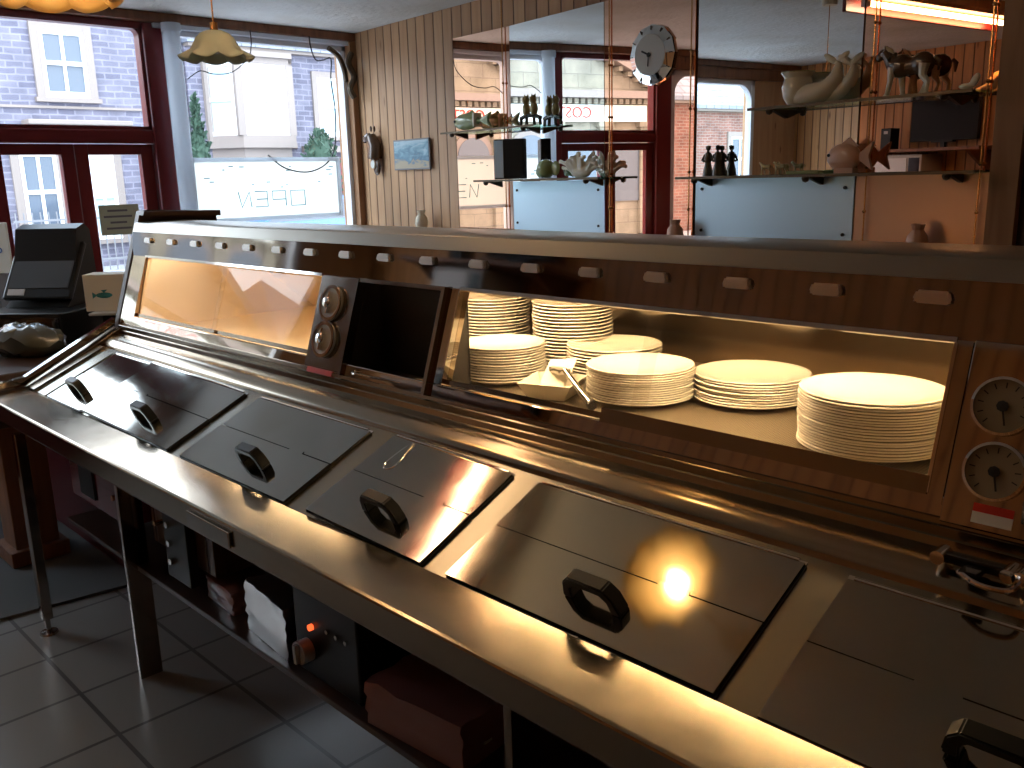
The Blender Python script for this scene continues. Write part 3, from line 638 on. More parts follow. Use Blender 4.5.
# canted bay
bz0, bz1 = 2.55, 4.42
outline = [(FX, 9.95), (FX+.75, 10.45), (FX+.75, 11.75), (FX, 12.2)]
def bay_poly(g): return [(FX-.01, 9.95-g), (FX+.75+g*.8, 10.45-g*.5), (FX+.75+g*.8, 11.75+g*.5), (FX-.01, 12.2+g)]
bay = MB().prism(bay_poly(0), bz0-.0, bz0+.16, 'z').prism(bay_poly(0), bz1-.14, bz1, 'z').prism(bay_poly(.1), bz1, bz1+.12, 'z').prism(bay_poly(.08), bz0-.12, bz0, 'z').prism(bay_poly(-.08), .8, bz0-.12, 'z')
for (x, y) in outline[1:3]: bay.box(x-.1, x+.006, y-.09, y+.09, bz0+.158, bz1-.138)
bay.box(FX-.01, FX+.12, 9.95, 10.1, bz0, bz1); bay.box(FX-.01, FX+.12, 12.05, 12.2, bz0, bz1)
bo = bay.build('bay_surround', 'window_stone', h2)
def bay_pane(p, q):
    d = Vector((q[0]-p[0], q[1]-p[1], 0)); L = d.length; T = Matrix.Translation((p[0], p[1], 0)) @ Matrix.Rotation(math.atan2(d.y, d.x), 4, 'Z')
    f = MB(T); a, b = -.02, .03
    zz0, zz1 = bz0+.16, bz1-.14; zm = (zz0+zz1)/2
    f.box(.02, .18, a, b, zz0-.01, zz1+.01); f.box(L-.18, L-.02, a, b, zz0-.01, zz1+.01); f.box(.18, L-.18, a+.004, b-.004, zz1-.07, zz1-.002); f.box(.18, L-.18, a+.004, b-.004, zz0+.002, zz0+.08); f.box(.18, L-.18, a-.01, b-.006, zm-.04, zm+.04)
    f.build('sash_frame', 'sash_white', bo); MB(T).box(.17, L-.17, .01, .02, zz0+.05, zz1-.05).build('pane', 'net_curtain', bo)
for p, q in zip(outline, outline[1:]): bay_pane((p[0]-.04, p[1]), (q[0]-.04, q[1]))
sash(h2, 12.95, 13.78, 2.78, 4.15, cross=False, surround=.14)
MB().box(FX, FX+.25, 12.4, 15, 2.35, 2.5).build('door_canopy', 'window_stone', h2); MB().box(FX, FX+.06, 13.0, 13.9, 0, 2.2).build('front_door', 'maroon', h2)
# columnar conifer and bush in front of the houses
def leafy(name, label, cat, loc, h, r, shape, seed=1, n=900, lw=.09):
    rr = random.Random(seed); t_ = thing(name, label, cat, loc)
    mb = MB()
    for i in range(n):
        u = rr.random(); a = rr.random()*2*PI; rad = r*shape(u)*(.65+.4*rr.random()); z = u*h
        p = Vector((rad*math.cos(a), rad*math.sin(a), z)); s = lw*(.6+.8*rr.random())
        T = Matrix.Translation(p) @ Euler((rr.uniform(-1, 1), rr.uniform(-1, 1), rr.random()*6.3)).to_matrix().to_4x4()
        mb.quad([(-s*.3, 0, -s*.2), (s*.3, 0, -s*.2), (s*.22, 0, s), (-s*.22, 0, s)], T)
    mb.lathe([(0, .05)]+[(max(.01, r*.72*shape(k/12)), h*k/12) for k in range(1, 12)]+[(0, h*.98)], 12)
    mb.build('foliage', 'foliage', t_); MB().cyl((0, 0, 0 if loc[2] > 1 else -.02), (0, 0, h*.3), r*.14, 8).build('trunk', 'bark', t_)
leafy('conifer', 'narrow dark green conifer in front of the bay window house', 'tree', (FX+1.6, 8.95, -.02), 3.45, .42, lambda u: math.sin(PI*min(1, .12+u*.9))**.8*(1-u*.55), 2)
leafy('garden_bush', 'small green bush between the bay window and the next window', 'bush', (FX+1.7, 11.83, -.02), 2.80, .56, lambda u: math.sin(PI*min(1, .15+.85*u))**.5, 5)
# parked car
car = thing('parked_car', 'blue parked car just visible over the top of the range', 'car', (-14.2, 8.9, 0), R(90))
prof = [(-2.05, .35), (-2.1, .75), (-1.95, .92), (-1.45, .98), (-.85, 1.36), (.75, 1.40), (1.45, 1.02), (1.95, .85), (2.05, .6), (2.0, .35)]
MB().prism(prof, -.82, .82, 'y').build('car_body', 'car_blue', car)
MB().prism([(-1.35, 1.0), (-.83, 1.31), (.72, 1.345), (1.3, 1.02)], -.83, .83, 'y').build('side_windows', 'house_glass', car)
for x in (-1.3, 1.3):
    for y in (-.78, .78): MB().cyl((x, y-.09, .32), (x, y+.09, .32), .32, 20).build('wheel', 'rubber', car)
# railings by the pavement
rl = thing('iron_railings', 'dark iron railings in front of the stone house', 'fence', (FX+1.2, 7.2, 0))
mb = MB().box(-.02, .02, -1.9, 1.9, 1.02, 1.06).box(-.02, .02, -1.9, 1.9, .2, .24)
for k in range(26): mb.cyl((0, -1.85+k*.148, 0), (0, -1.85+k*.148, 1.2), .014, 5)
mb.build('railing_bars', 'grey_plastic', rl)
# classical building with the red sign: only the mirror shows it
pb = thing('pediment_building', 'cream classical building with a dentilled pediment and red sign, seen in the mirror', 'building', (0, 0, 0))
Y0, Y1 = -8.7, -2.8
MB().box(FX-6, FX, Y0, Y1, -.05, 3.55).build('facade', 'cream_stone', pb)
MB().prism([(Y0-.2, 3.72), (Y1+.2, 3.72), ((Y0+Y1)/2, 5.15)], FX-5, FX+.05, 'x').build('gable', 'cream_stone', pb)
mb = MB()
mb.box(FX, FX+.45, Y0-.35, Y1+.35, 3.56, 3.74)
ym = (Y0+Y1)/2
for y, s in ((Y0-.35, 1), (Y1+.35, -1)): mb.prism([(y, 3.72), (y, 3.90), (ym, 5.42), (ym, 5.22)], FX-5, FX+.42, 'x')
mb.build('cornice', 'window_stone', pb)
mb = MB()
for k in range(30):
    y = Y0+.1+k*(Y1-Y0-.2)/29; mb.box(FX+.02, FX+.28, y-.06, y+.06, 3.42, 3.55)
for k in range(1, 11):
    for s in (1, -1):
        y = (Y0-.3 if s > 0 else Y1+.3)+s*k*.28; z = 3.74+k*.28*(1.48/3.3); mb.box(FX+.05, FX+.3, y-.06, y+.06, z-.12, z)
mb.build('dentils', 'cream_stone', pb)
for yc in (-7.9, -6.45, -5.0, -3.55):
    pts = [(yc-.5, .9)]+[(yc-.5*math.cos(PI*k/12), 2.15+.5*math.sin(PI*k/12)) for k in range(13)]+[(yc+.5, .9)]
    s = MB().prism([(a*1.0, b) for a, b in [(yc+(p[0]-yc)*1.25, .9+(p[1]-.9)*1.08) for p in pts]], FX-.01, FX+.05, 'x').build('window_surround', 'window_stone', pb)
    MB().prism(pts, FX+.04, FX+.07, 'x').build('pane', 'house_glass', s)
for yc in (-8.5, -7.2, -5.72, -4.28, -3.0): MB().box(FX, FX+.14, yc-.16, yc+.16, 0, 2.95).box(FX, FX+.2, yc-.22, yc+.22, 2.85, 2.98).build('pilaster', 'cream_stone', pb)
TS = Matrix(((0, 0, 1, 0), (1, 0, 0, 0), (0, 1, 0, 0), (0, 0, 0, 1)))
MB().box(FX, FX+.18, Y0+.2, Y1-.2, 2.98, 3.40).build('sign_board', 'sign_white', pb)
text('COSTA', .40, 'red_print', Matrix.Translation((FX+.20, -6.1, 3.19)) @ TS, 'sign_lettering', pb, .01)
h3 = house('red_brick_house', 'red brick house with a slate roof beyond the pediment building, seen in the mirror', -19.0, -9.3, 3.6, 'red_brick', 2.6)
for y in (-17.6, -14.6, -11.8): sash(h3, y, y+.9, 1.3, 2.7, curtain=False)
h4 = house('brick_terrace', 'red brick terrace left of the pediment building, seen in the mirror', -2.3, 5.1, 6.0, 'red_brick', 2.0)
for y in (-.6, 2.6): sash(h4, y, y+.9, 1.2, 2.6, curtain=False); sash(h4, y, y+.9, 3.7, 4.9)
h5 = house('stone_terrace', 'plain grey stone terrace beyond the bay window house', 15.6, 30, 5.2, 'grey_stone', 2.2)
sash(h5, 17, 18, 3.0, 4.2); sash(h5, 21, 22, 3.0, 4.2)
solo(MB().box(FX+.3, FX+2.4, -19, -10.4, -.02, .25), 'grass_verge', 'grass', 'strip of grass in front of the red brick house, seen in the mirror', 'grass', kind='structure')

# ------------------------------------------------------------------ things in the shop window
sg = thing('window_sign', 'white board reading OPEN back to front in the shop window', 'sign', (XF+.12, 3.175, 1.59))
MB().box(-.006, 0, -.54, .54, -.19, .18).build('sign_panel', 'sign_glow', sg)
mb = MB(); mb.box(-.012, .006, -.56, -.53, -.21, .20); mb.box(-.012, .006, .53, .56, -.21, .20); mb.box(-.012, .006, -.53, .53, .175, .20); mb.box(-.012, .006, -.53, .53, -.21, -.185)
mb.build('sign_frame', 'blind_white', sg)
TN = Matrix(((0, 0, -1, 0), (-1, 0, 0, 0), (0, 1, 0, 0), (0, 0, 0, 1)))
def strokes(lines, r=.0035):
    mb = MB()
    for L in lines: mb.tube([(.003, -p[0], p[1]) for p in L], r, 5)
    return mb
for k, L in enumerate(([[(-.25, 0), (-.25, .10), (-.14, .10), (-.14, 0), (-.25, 0)]], [[(-.10, 0), (-.10, .10), (0, .10), (0, .045), (-.10, .045)]], [[(.13, 0), (.04, 0), (.04, .10), (.13, .10)], [(.04, .05), (.12, .05)]], [[(.16, 0), (.17, .10), (.23, 0), (.25, .10)]])):
    o = strokes(L).build('sign_letter', 'print_teal', sg); o.location = (0, .005, -.12)
mb = MB(); rr = random.Random(5)
for k in range(16): y = rr.uniform(-.5, .5); z = rr.uniform(.0, .15); mb.box(.0, .003, y, y+rr.uniform(.01, .04), z, z+.006)
mb.build('ink_marks', 'print_teal', sg)
cableA = [(XF+.12, y, z) for y, z in [(2.66, 2.26), (2.75, 2.315), (2.842, 2.302), (2.967, 2.321), (3.089, 2.414), (3.12, 2.5), (3.12, 2.586)]]
cableB = [(XF+.12, y, z) for y, z in [(3.56, 2.586), (3.567, 2.51), (3.601, 2.436), (3.66, 2.44), (3.723, 2.45), (3.711, 2.311), (3.728, 2.111), (3.707, 1.873), (3.63, 1.75), (3.471, 1.691), (3.293, 1.72), (3.173, 1.806)]]
solo(MB().tube(smooth_pts(cableA), .0035, 6), 'light_cable', 'black_plastic', 'thin dark cable sagging at the upper left of the shop window', 'cable', smooth=True)
solo(MB().tube(smooth_pts(cableB), .0045, 6), 'light_cable', 'black_plastic', 'thin dark cable hanging in a loop at the right of the shop window', 'cable', smooth=True)
nt = thing('door_notice', 'yellowed paper notice taped to the glass of the right door', 'notice', (XF+.035, 2.19, 1.43))
MB().box(0, .002, -.13, .11, -.09, .09).build('paper', 'paper_note', nt)
mb = MB()
for z, L in ((.055, .12), (.02, .17), (-.015, .1), (-.05, .15)): mb.box(.002, .0028, -.02-L/2, -.02+L/2, z-.006, z+.006)
mb.build('written_lines', 'grey_plastic', nt)
# iron bracket in the upper corner of the window
MBB = MB().tube(smooth_pts([(XF+.13, 3.70, 2.52), (XF+.13, 3.78, 2.47), (XF+.13, 3.82, 2.38), (XF+.13, 3.83, 2.30)]), .018, 8).tube(smooth_pts([(XF+.13, 3.89, 2.50), (XF+.13, 3.86, 2.43), (XF+.13, 3.90, 2.34), (XF+.13, 3.86, 2.26), (XF+.13, 3.89, 2.20)]), .022, 8)
solo(MBB, 'scroll_bracket', 'brass_dark', 'dark scrolled bracket in the upper right corner of the shop window', 'bracket', smooth=True)
# ------------------------------------------------------------------ the frying range
RX0, RX1 = -3.50, .42
rg = thing('frying_range', 'long polished stainless steel frying range with pan lids and heated cabinets', 'frying range', (-1.55, 1.25, 0))
OFF = Matrix.Translation((1.55, -1.25, 0))       # room coordinates -> range coordinates
ta = R(24.3)
DK = OFF @ Matrix.Translation((0, .95, .92)) @ Matrix.Rotation(ta, 4, 'X')      # sloping deck: local y up the slope, z off the deck
fa = R(71.8)
FC = OFF @ Matrix.Translation((0, 1.30, 1.117)) @ Matrix.Rotation(fa, 4, 'X')   # leaning cabinet face: local y up the face, z out towards the cook
def rp(mb, name, m, smooth=False, par=None): return mb.build(name, m, par or rg, smooth=smooth)
# rail round the deck
rail = [(.83, .848), (.813, .852), (.810, .858), (.809, .912), (.811, .9155), (.816, .918), (.90, .9235), (.938, .926), (.944, .922), (.948, .914)]
mb = MB(OFF); mb.prism(rail+[(.948, .86), (.90, .848)], RX0, RX1, 'x'); rp(mb, 'front_rail', 'steel_rail')
MB(OFF).box(-1.90, -1.70, .802, .8085, .865, .902, bev=.002).build('rating_plate', 'steel_dark', rg)
# deck plate between and behind the lids
rp(MB(DK).box(RX0+.06, RX1, -.002, .31, -.03, 0), 'deck_plate', 'steel_strip')
# raised left end trim
mb = MB(OFF).prism([(.81, .93), (.95, .935), (1.29, 1.115), (1.29, 1.135), (.95, .962), (.81, .945)], RX0-.03, RX0+.0, 'x'); rp(mb, 'end_trim', 'chrome')
mb = MB(OFF).prism([(.83, .80), (.83, .92), (.95, .925), (1.29, 1.10), (1.29, .80)], RX0-.02, RX0+.05, 'x'); rp(mb, 'end_panel', 'steel_rail')
# rolled bullnose and ribbed step behind the lids
bull = [(1.212, 1.030)]+[(1.282-.068*math.cos(a), 1.034+.044*math.sin(a)) for a in [PI*k/24 for k in range(1, 13)]]+[(1.285, 1.079), (1.287, 1.092), (1.291, 1.094), (1.291, 1.108), (1.296, 1.110), (1.298, 1.118), (1.32, 1.118)]
mb = MB(OFF); mb.prism(bull+[(1.32, 1.02)], RX0+.02, RX1, 'x'); rp(mb, 'bullnose_strip', 'steel_rail', True)
# lids
def handle(par, x, s):
    """black folded arch handle standing on the lid, its grip along x"""
    mb = MB(DK); w, h, d = .056, .058, .013; cx = x
    out = [(-w, .008), (-w-.004, .012), (-w+.004, h*.72), (-w+.02, h), (w-.02, h), (w-.004, h*.72), (w+.004, .012), (w, .008), (w-.016, .008), (w-.019, h*.55), (w-.03, h-.016), (-w+.03, h-.016), (-w+.019, h*.55), (-w+.016, .008)]
    A = [mb.bm.verts.new(mb._pt((cx+u, s-d, v))) for u, v in out]; B = [mb.bm.verts.new(mb._pt((cx+u, s+d, v))) for u, v in out]
    n = len(out)
    for q in ((0, 1, 2, 12, 13), (2, 3, 11, 12), (3, 4, 10, 11), (4, 5, 9, 10), (5, 6, 7, 8, 9)):
        mb.bm.faces.new([A[i] for i in q]); mb.bm.faces.new([B[i] for i in q[::-1]])
    for i in range(n): mb.bm.faces.new((A[i], B[i], B[(i+1) % n], A[(i+1) % n]))
    bmesh.ops.recalc_face_normals(mb.bm, faces=mb.bm.faces[:])
    bmesh.ops.bevel(mb.bm, geom=[e for e in mb.bm.edges if len(e.link_faces) == 2 and e.calc_face_angle(0) > .5], offset=.0025, segments=2, affect='EDGES')
    mb.build('handle', 'black_plastic', par, smooth=True)
lids = [(-3.27, -2.965, -3.125, 1), (-2.94, -2.32, -2.58, 1), (-2.24, -1.715, -1.945, 1), (-1.615, -1.232, -1.415, 1), (-1.158, -.598, -.856, 1), (-.532, .06, -.26, 0)]
for i, (x0, x1, hx, raised) in enumerate(lids):
    z0, z1 = (.0025, .0095) if raised else (.0005, .004)
    DKL = DK
    if i in (1, 3):       # these lids sit a little skew, the left edge higher
        DK = DKL @ Matrix.Translation((x1, 0, 0)) @ Matrix.Rotation(R(1.6 if i == 3 else 1.0), 4, 'Y') @ Matrix.Translation((-x1, 0, 0))
    mb = MB(DK); j = .139; xa, xb = x0+.30*(x1-x0)-.03, x0+.30*(x1-x0)+.03
    if i in (4, 2, 3): xa, xb = x0+.72*(x1-x0)-.03, x0+.72*(x1-x0)+.03
    # front leaf with a small hinge tongue; it lies a hair off the plane of the rear leaf
    DKR = DK; DK = DK @ Matrix.Translation((0, .139, 0)) @ Matrix.Rotation(R(-.5 if i == 4 else 0), 4, 'X') @ Matrix.Translation((0, -.139, 0)); mb = MB(DK)
    mb.prism([(x0, .0), (x1, 0), (x1, j-.0018), (xb, j-.0018), (xb-.003, j+.007), (xa+.003, j+.007), (xa, j-.0015), (x0, j-.0015)], z0, z1, 'z')
    fl = rp(mb, 'pan_lid', 'steel_lid')
    handle(fl, hx, .066)
    DK = DKR
    mb = MB(DK); mb.box(x0, x1, j+.0018, .268, z0, z1-.0016)
    fl2 = mb.build('rear_leaf', 'steel_lid', fl)
    mb = MB(DK).cyl((x0+.01, .271, z1-.002), (x1-.01, .271, z1-.002), .0035, 8).box(x0, x1, .268, .276, .0, .002); mb.build('hinge_pin', 'chrome', fl)
    if raised:
        mb = MB(DK).box(x1-.001, x1+.002, 0, .268, .0003, z0+.001).box(x0, x1, -.002, .001, .0003, z0+.001); mb.build('lid_edge_shadow', 'black_plastic', fl)  # dark strips put in for the shadow along right and front lid edges
    DK = DKL
# polished steel bars on the left of lid row
rp(MB(DK).box(-3.455, -3.40, 0, .28, 0, .014), 'spreader_bar', 'steel_rail'); rp(MB(DK).box(-3.375, -3.30, 0, .27, 0, .006), 'spreader_bar', 'steel_strip')
# wire latches
def wire(pts, par=None, name='wire_latch'): return MB(DK).tube(smooth_pts(pts, 5), .0022, 6).build(name, 'chrome', par or rg, smooth=True)
wire([(-1.545, .262, .014), (-1.55, .23, .016), (-1.552, .185, .016), (-1.535, .172, .016), (-1.52, .187, .016), (-1.528, .23, .016), (-1.535, .262, .02)])
wire([(-.93, -.004, .004), (-.89, -.012, .006), (-.84, -.004, .004)])
# hood: leaning face of the heated cabinets
U1 = .263       # top of the windows
HA = R(82); HH = .088
HD = OFF @ Matrix.Translation((0, 1.30+U1*math.cos(fa), 1.117+U1*math.sin(fa))) @ Matrix.Rotation(HA, 4, 'X')
rp(MB(HD).box(RX0+.01, RX1, 0, HH, -.03, 0), 'header_panel', 'steel_header')
mb = MB(FC).box(RX0+.01, RX1, 0, .033, -.03, 0, bev=.003); rp(mb, 'lower_face_rail', 'steel_face')
rp(MB(FC).box(-3.49, -3.365, .033, U1, -.03, 0), 'end_post', 'steel_face')
rp(MB(FC).box(-2.170, -2.000, .005, U1, -.03, .002, bev=.002), 'thermostat_panel', 'steel_dark')
rp(MB(FC).box(-1.645, -1.585, .033, U1, -.03, 0), 'centre_post', 'steel_face'); rp(MB(FC).box(-1.640, -1.628, .0, U1, 0, .012), 'post_bead', 'steel_rail')
rp(MB(FC).box(-.472, -.449, .02, U1, -.03, .001), 'right_post', 'steel_face')
dial_panel = rp(MB(FC).box(-.447, -.447+.85, -.004, U1+.002, -.03, .004, bev=.002), 'dial_panel', 'steel_face')
# top bevel and top plate
mb = MB(OFF).prism([(1.391, 1.455), (1.402, 1.486), (1.410, 1.490), (1.60, 1.490), (1.62, 1.484), (1.62, 1.44), (1.44, 1.44)], RX0+.02, RX1, 'x'); rp(mb, 'top_plate', 'steel_top', True)
mb = MB(OFF).prism([(1.295, 1.11), (1.43, 1.53), (1.46, 1.535), (1.74, 1.52), (1.74, 1.47), (2.1, 1.0), (1.3, 1.0)], RX0-.02, RX0+.012, 'x'); rp(mb, 'hood_end', 'dark_brown_metal')
mb = MB(OFF).prism([(1.425, 1.515), (1.43, 1.53), (1.74, 1.522), (1.74, 1.50)], RX0-.02, RX0+.05, 'x'); rp(mb, 'hood_end_cap', 'dark_brown_metal')
# inside of the cabinets
def inner(x0, x1, m, nm):
    prof = [(1.315, 1.10), (2.10, 1.10), (1.615, 1.475), (1.42, 1.475)]
    rp(MB(OFF).box(x0, x1, 1.315, 2.10, 1.085, 1.10), nm+'_floor', m)
    rp(MB(OFF).prism([(2.085, 1.10), (2.10, 1.10), (1.62, 1.478), (1.607, 1.474)], x0, x1, 'x'), nm+'_back', 'steel_back' if x1 > -1 else m)
    for x in (x0, x1-.006): rp(MB(OFF).prism(prof, x, x+.006, 'x'), nm+'_side', m)
inner(-3.365, -2.17, 'steel_inside', 'cabinet'); inner(-2.16, -.472, 'steel_inside', 'plate_cabinet')
# perforated shelf mesh on the plate cabinet floor
m = mat('perforated', (.30, .24, .17), .35, .5); t = NT(m); ck_ = t.n('TexVoronoi', Scale=1.0); ck_.inputs['Randomness'].default_value = 0; t.l(t.map((160, 160, 1)), ck_.inputs['Vector'])
t.l(t.ramp(ck_.outputs['Distance'], [(.28, (.03, .02, .012)), (.36, (.26, .21, .15))]), t.b.inputs['Base Color'])
rp(MB(OFF).box(-2.15, -.48, 1.46, 2.0, 1.10, 1.103).box(-1.64, -.48, 1.33, 1.46, 1.10, 1.103), 'perforated_shelf', 'perforated')
# oven recess
ov = MB(OFF).box(-2.0, -1.645, 1.32, 1.455, 1.10, 1.108).box(-2.0, -1.645, 1.45, 1.456, 1.1, 1.40)
for x in (-2.0, -1.651): ov.prism([(1.32, 1.10), (1.455, 1.10), (1.455, 1.40), (1.415, 1.40)], x, x+.006, 'x')
rp(ov, 'oven_recess', 'dark_void')
rp(MB(FC).box(-1.995, -1.985, .0, U1, -.02, .008).box(-1.985, -1.645, U1-.010, U1, -.02, .006), 'recess_trim', 'steel_dark')
# sliding glass
def panes(x0, x1, u0, n_):
    w = (x1-x0)/n_
    for k in range(n_):
        a = x0+k*w-(.02 if k else 0); b = x0+(k+1)*w+(.02 if k < n_-1 else 0); zz = -.012-.007*(k % 2)
        g = MB(FC).box(a, b, u0, U1+.01, zz-.004, zz).build('sliding_glass', 'cabinet_glass', rg)
        MB(FC).box(a, b, u0, u0+.012, zz, zz+.003).build('glass_edge', 'steel_rail', g)
panes(-3.365, -2.17, .036, 2); panes(-1.585, -.472, .036, 2)
for a_, b_ in ((-1.585, -.472), (-3.365, -2.17)): rp(MB(FC).box(a_, b_, U1-.004, U1+.004, -.012, .003), 'window_bead', 'chrome')
for a_ in (-1.588, -.475): rp(MB(FC).box(a_, a_+.005, .033, U1-.005, -.012, .003), 'window_bead', 'chrome')
rp(MB(FC).box(-1.10, -.472, .030, .058, -.008, .004), 'glass_runner', 'steel_rail')
# heat lamps
for x0, x1 in ((-3.3, -2.25), (-2.05, -.55)):
    h_ = rp(MB(OFF).prism([(1.47, 1.462), (1.62, 1.45), (1.62, 1.476), (1.44, 1.476)], x0-.03, x1+.03, 'x'), 'heater_hood', 'steel_inside')
    MB(OFF).cyl((x0, 1.545, 1.438), (x1, 1.545, 1.438), .011, 12).build('heater_tube', 'tube_warm' if x0 > -3 else 'tube_warm_soft', h_, smooth=True)
# seventeen little pull handles along the header
hx = [-3.336, -3.144, -2.958, -2.774, -2.594, -2.414, -2.236, -2.058, -1.884, -1.709, -1.528, -1.358, -1.191, -1.025, -.849, -.683, -.514]
for x in hx:
    w = .029; mb = MB(HD)
    pts = [(-w, .0), (-w+.005, .015), (w-.005, .015), (w, 0), (w-.005, -.005), (-w+.005, -.005)]
    mb.prism([(x+a, .055+b) for a, b in pts], 0, .010, 'z')
    bmesh.ops.recalc_face_normals(mb.bm, faces=mb.bm.faces[:]); bmesh.ops.bevel(mb.bm, geom=mb.bm.edges[:], offset=.003, segments=2, affect='EDGES')
    mb.build('pull_handle', 'satin_metal', rg, smooth=True)
# round knobs on the thermostat panel
for u in (.186, .085):
    T = FC @ Matrix.Translation((-2.088, u, .002))
    k = MB(T).lathe([(0, 0), (.047, 0), (.05, .006), (.046, .010), (0, .010)], 32).build('thermostat_dial', 'light_grey', rg, smooth=True)
    MB(T).lathe([(0, .010), (.016, .010), (.014, .026), (0, .028)], 20).box(-.004, .004, -.03, .03, .010, .020).build('knob', 'chrome', k)
    MB(T).lathe([(.041, .0095), (.050, .0095), (.050, .013), (.041, .013)], 32).build('dial_ring', 'chrome', k, smooth=True)
rp(MB(FC).box(-2.15, -2.03, -.012, .004, .0, .004), 'indicator_strip', 'red_print')
# two thermometers on the dial panel
for x, u in ((-.392, .175), (-.386, .082)):
    T = FC @ Matrix.Translation((x, u, .004))
    k = MB(T).lathe([(0, 0), (.040, 0), (.040, .004), (0, .004)], 40).build('thermometer', 'dial_cream' if 'dial_cream' in MAT else mat('dial_cream', (.33, .285, .20), .2) and 'dial_cream', rg)
    MB(T).lathe([(.037, 0), (.042, .001), (.042, .008), (.038, .009), (.037, .005)], 48).build('bezel', 'chrome', k, smooth=True)
    mb = MB(T)
    for q in range(10):
        a = R(-140+q*28); Mk = Matrix.Rotation(-a, 4, 'Z'); mb.box(-.0008, .0008, .026, .034, .0042, .0048, Mk)
    mb.build('scale_marks', 'ink', k)
    mb = MB(T).lathe([(0, .004), (.008, .004), (.008, .008), (0, .009)], 8); Mk = Matrix.Rotation(R(195), 4, 'Z'); mb.box(-.0012, .0012, 0, .028, .006, .0075, Mk); mb.build('needle', 'ink', k)
# sticker
st = rp(MB(FC).box(-.405, -.352, .006, .022, .004, .005), 'warning_sticker', 'sign_white'); MB(FC).box(-.405, -.352, .022, .034, .004, .0052).build('sticker_band', 'red_print', st)
rp(MB(OFF).cyl((-.335, 1.296, 1.14), (-.335, 1.296, 1.17), .006, 8), 'small_catch', 'chrome')
# dark clamp on the bullnose at the right
cl = thing('chrome_clamp', 'small black and chrome clamp on the back edge of the range at the far right', 'clamp', (-.365, 1.235, 1.085))
MB().box(-.055, .05, -.006, .010, -.004, .010, bev=.003).box(-.02, .005, -.035, .012, -.006, .004, bev=.002).build('clamp_bar', 'black_gloss', cl)
for x in (-.055, .035, .05): MB().cyl((x, -.014, .004), (x, .018, .004), .010, 12).build('clamp_roller', 'chrome', cl, smooth=True)
MB().tube(smooth_pts([(-.02, -.03, 0), (.01, -.045, -.004), (.045, -.04, -.004), (.05, -.01, 0)], 4), .004, 8).build('clamp_hook', 'chrome', cl, smooth=True)
# frame under the deck: shelf, back board, legs, burner boxes
rp(MB(OFF).box(RX0, RX1, 1.02, 1.32, .385, .404, bev=.003), 'lower_shelf', 'dark_brown_metal')
rp(MB(OFF).box(RX0, RX1, 1.32, 1.335, .385, .92), 'back_board', 'dark_wood_panel' if 'dark_wood_panel' in MAT else (wood('dark_wood_panel', (.10, .045, .018), (.06, .025, .01), (.03, .012, .006), pitch=.12, rough=.3) and 'dark_wood_panel'))
rp(MB(OFF).box(RX0, RX1, .90, 1.32, .80, .82), 'pan_underside', 'dark_brown_metal')
for x in (-2.865, -1.06, .2): rp(MB(OFF).box(x, x+.02, .985, 1.06, 0, .83, bev=.002), 'leg', 'steel_dark')
rp(MB(OFF).box(-3.47, -2.95, 1.045, 1.30, .50, .80, bev=.004), 'burner_box', 'red_enamel'); rp(MB(OFF).box(-3.36, -3.22, 1.038, 1.046, .53, .70, bev=.003), 'gas_valve', 'black_plastic')
rp(MB(OFF).box(-2.78, -2.35, 1.06, 1.30, .50, .80, bev=.004), 'burner_box', 'dark_wood_panel')
bb = rp(MB(OFF).box(-2.62, -2.46, 1.03, 1.06, .44, .78, bev=.004), 'control_box', 'black_plastic')
for z in (.5, .56, .62): MB(OFF).cyl((-2.57, 1.018, z), (-2.57, 1.03, z), .010, 12).build('switch', 'chrome', bb)
rp(MB(OFF).cyl((-2.66, 1.02, .6), (-2.66, 1.06, .6), .008, 10).cyl((-3.0, 1.02, .6), (-3.0, 1.06, .6), .010, 10), 'gas_tap', 'gold')
bx = rp(MB(OFF).box(-1.90, -1.62, 1.05, 1.30, .405, .78, bev=.005), 'control_box', 'black_plastic')
MB(OFF).cyl((-1.815, 1.04, .545), (-1.815, 1.05, .545), .008, 12).build('pilot_lamp', 'pilot', bx); MB(OFF).cyl((-1.84, 1.02, .475), (-1.84, 1.05, .475), .030, 24).box(-1.846, -1.834, 1.008, 1.02, .45, .50).build('gas_knob', 'light_grey', bx)
for x in (-1.74, -1.70, -1.66): MB(OFF).cyl((x, 1.042, .56), (x, 1.05, .56), .006, 8).build('screw_head', 'chrome', bx)
# wrapped packs standing on the lower shelf
def pack(name, label, x, y, w, d, h, m, seed, group=None):
    rr = random.Random(seed); f = thing(name, label, 'package', (x, y, .405), R(rr.uniform(-6, 6)), group)
    mb = MB(); n = 7
    mb.box(-w/2, w/2, -d/2, d/2, .0, h); bmesh.ops.subdivide_edges(mb.bm, edges=mb.bm.edges[:], cuts=n, use_grid_fill=True)
    for v in mb.bm.verts:
        if v.co.z > .005: v.co += Vector((rr.uniform(-1, 1), rr.uniform(-1, 1), rr.uniform(-1, .5)))*.004
    mb.build('wrapping', m, f, smooth=True); MB().box(-w/2-.002, w/2+.002, -.012, .012, h*.3, h*.34).build('tape_band', 'card_white', f)
pack('wrapped_pack', 'crumpled silver wrapped pack on the shelf under the range', -2.05, 1.12, .24, .14, .15, 'foil', 1)
pack('wrapped_pack', 'reddish clear-wrapped pack on the right of the shelf under the range', -1.42, 1.12, .30, .16, .11, 'meat_wrap', 2)
pack('wrapped_pack', 'low dark wrapped pack on the shelf behind the range leg', -2.36, 1.14, .18, .14, .07, 'meat_wrap', 3)
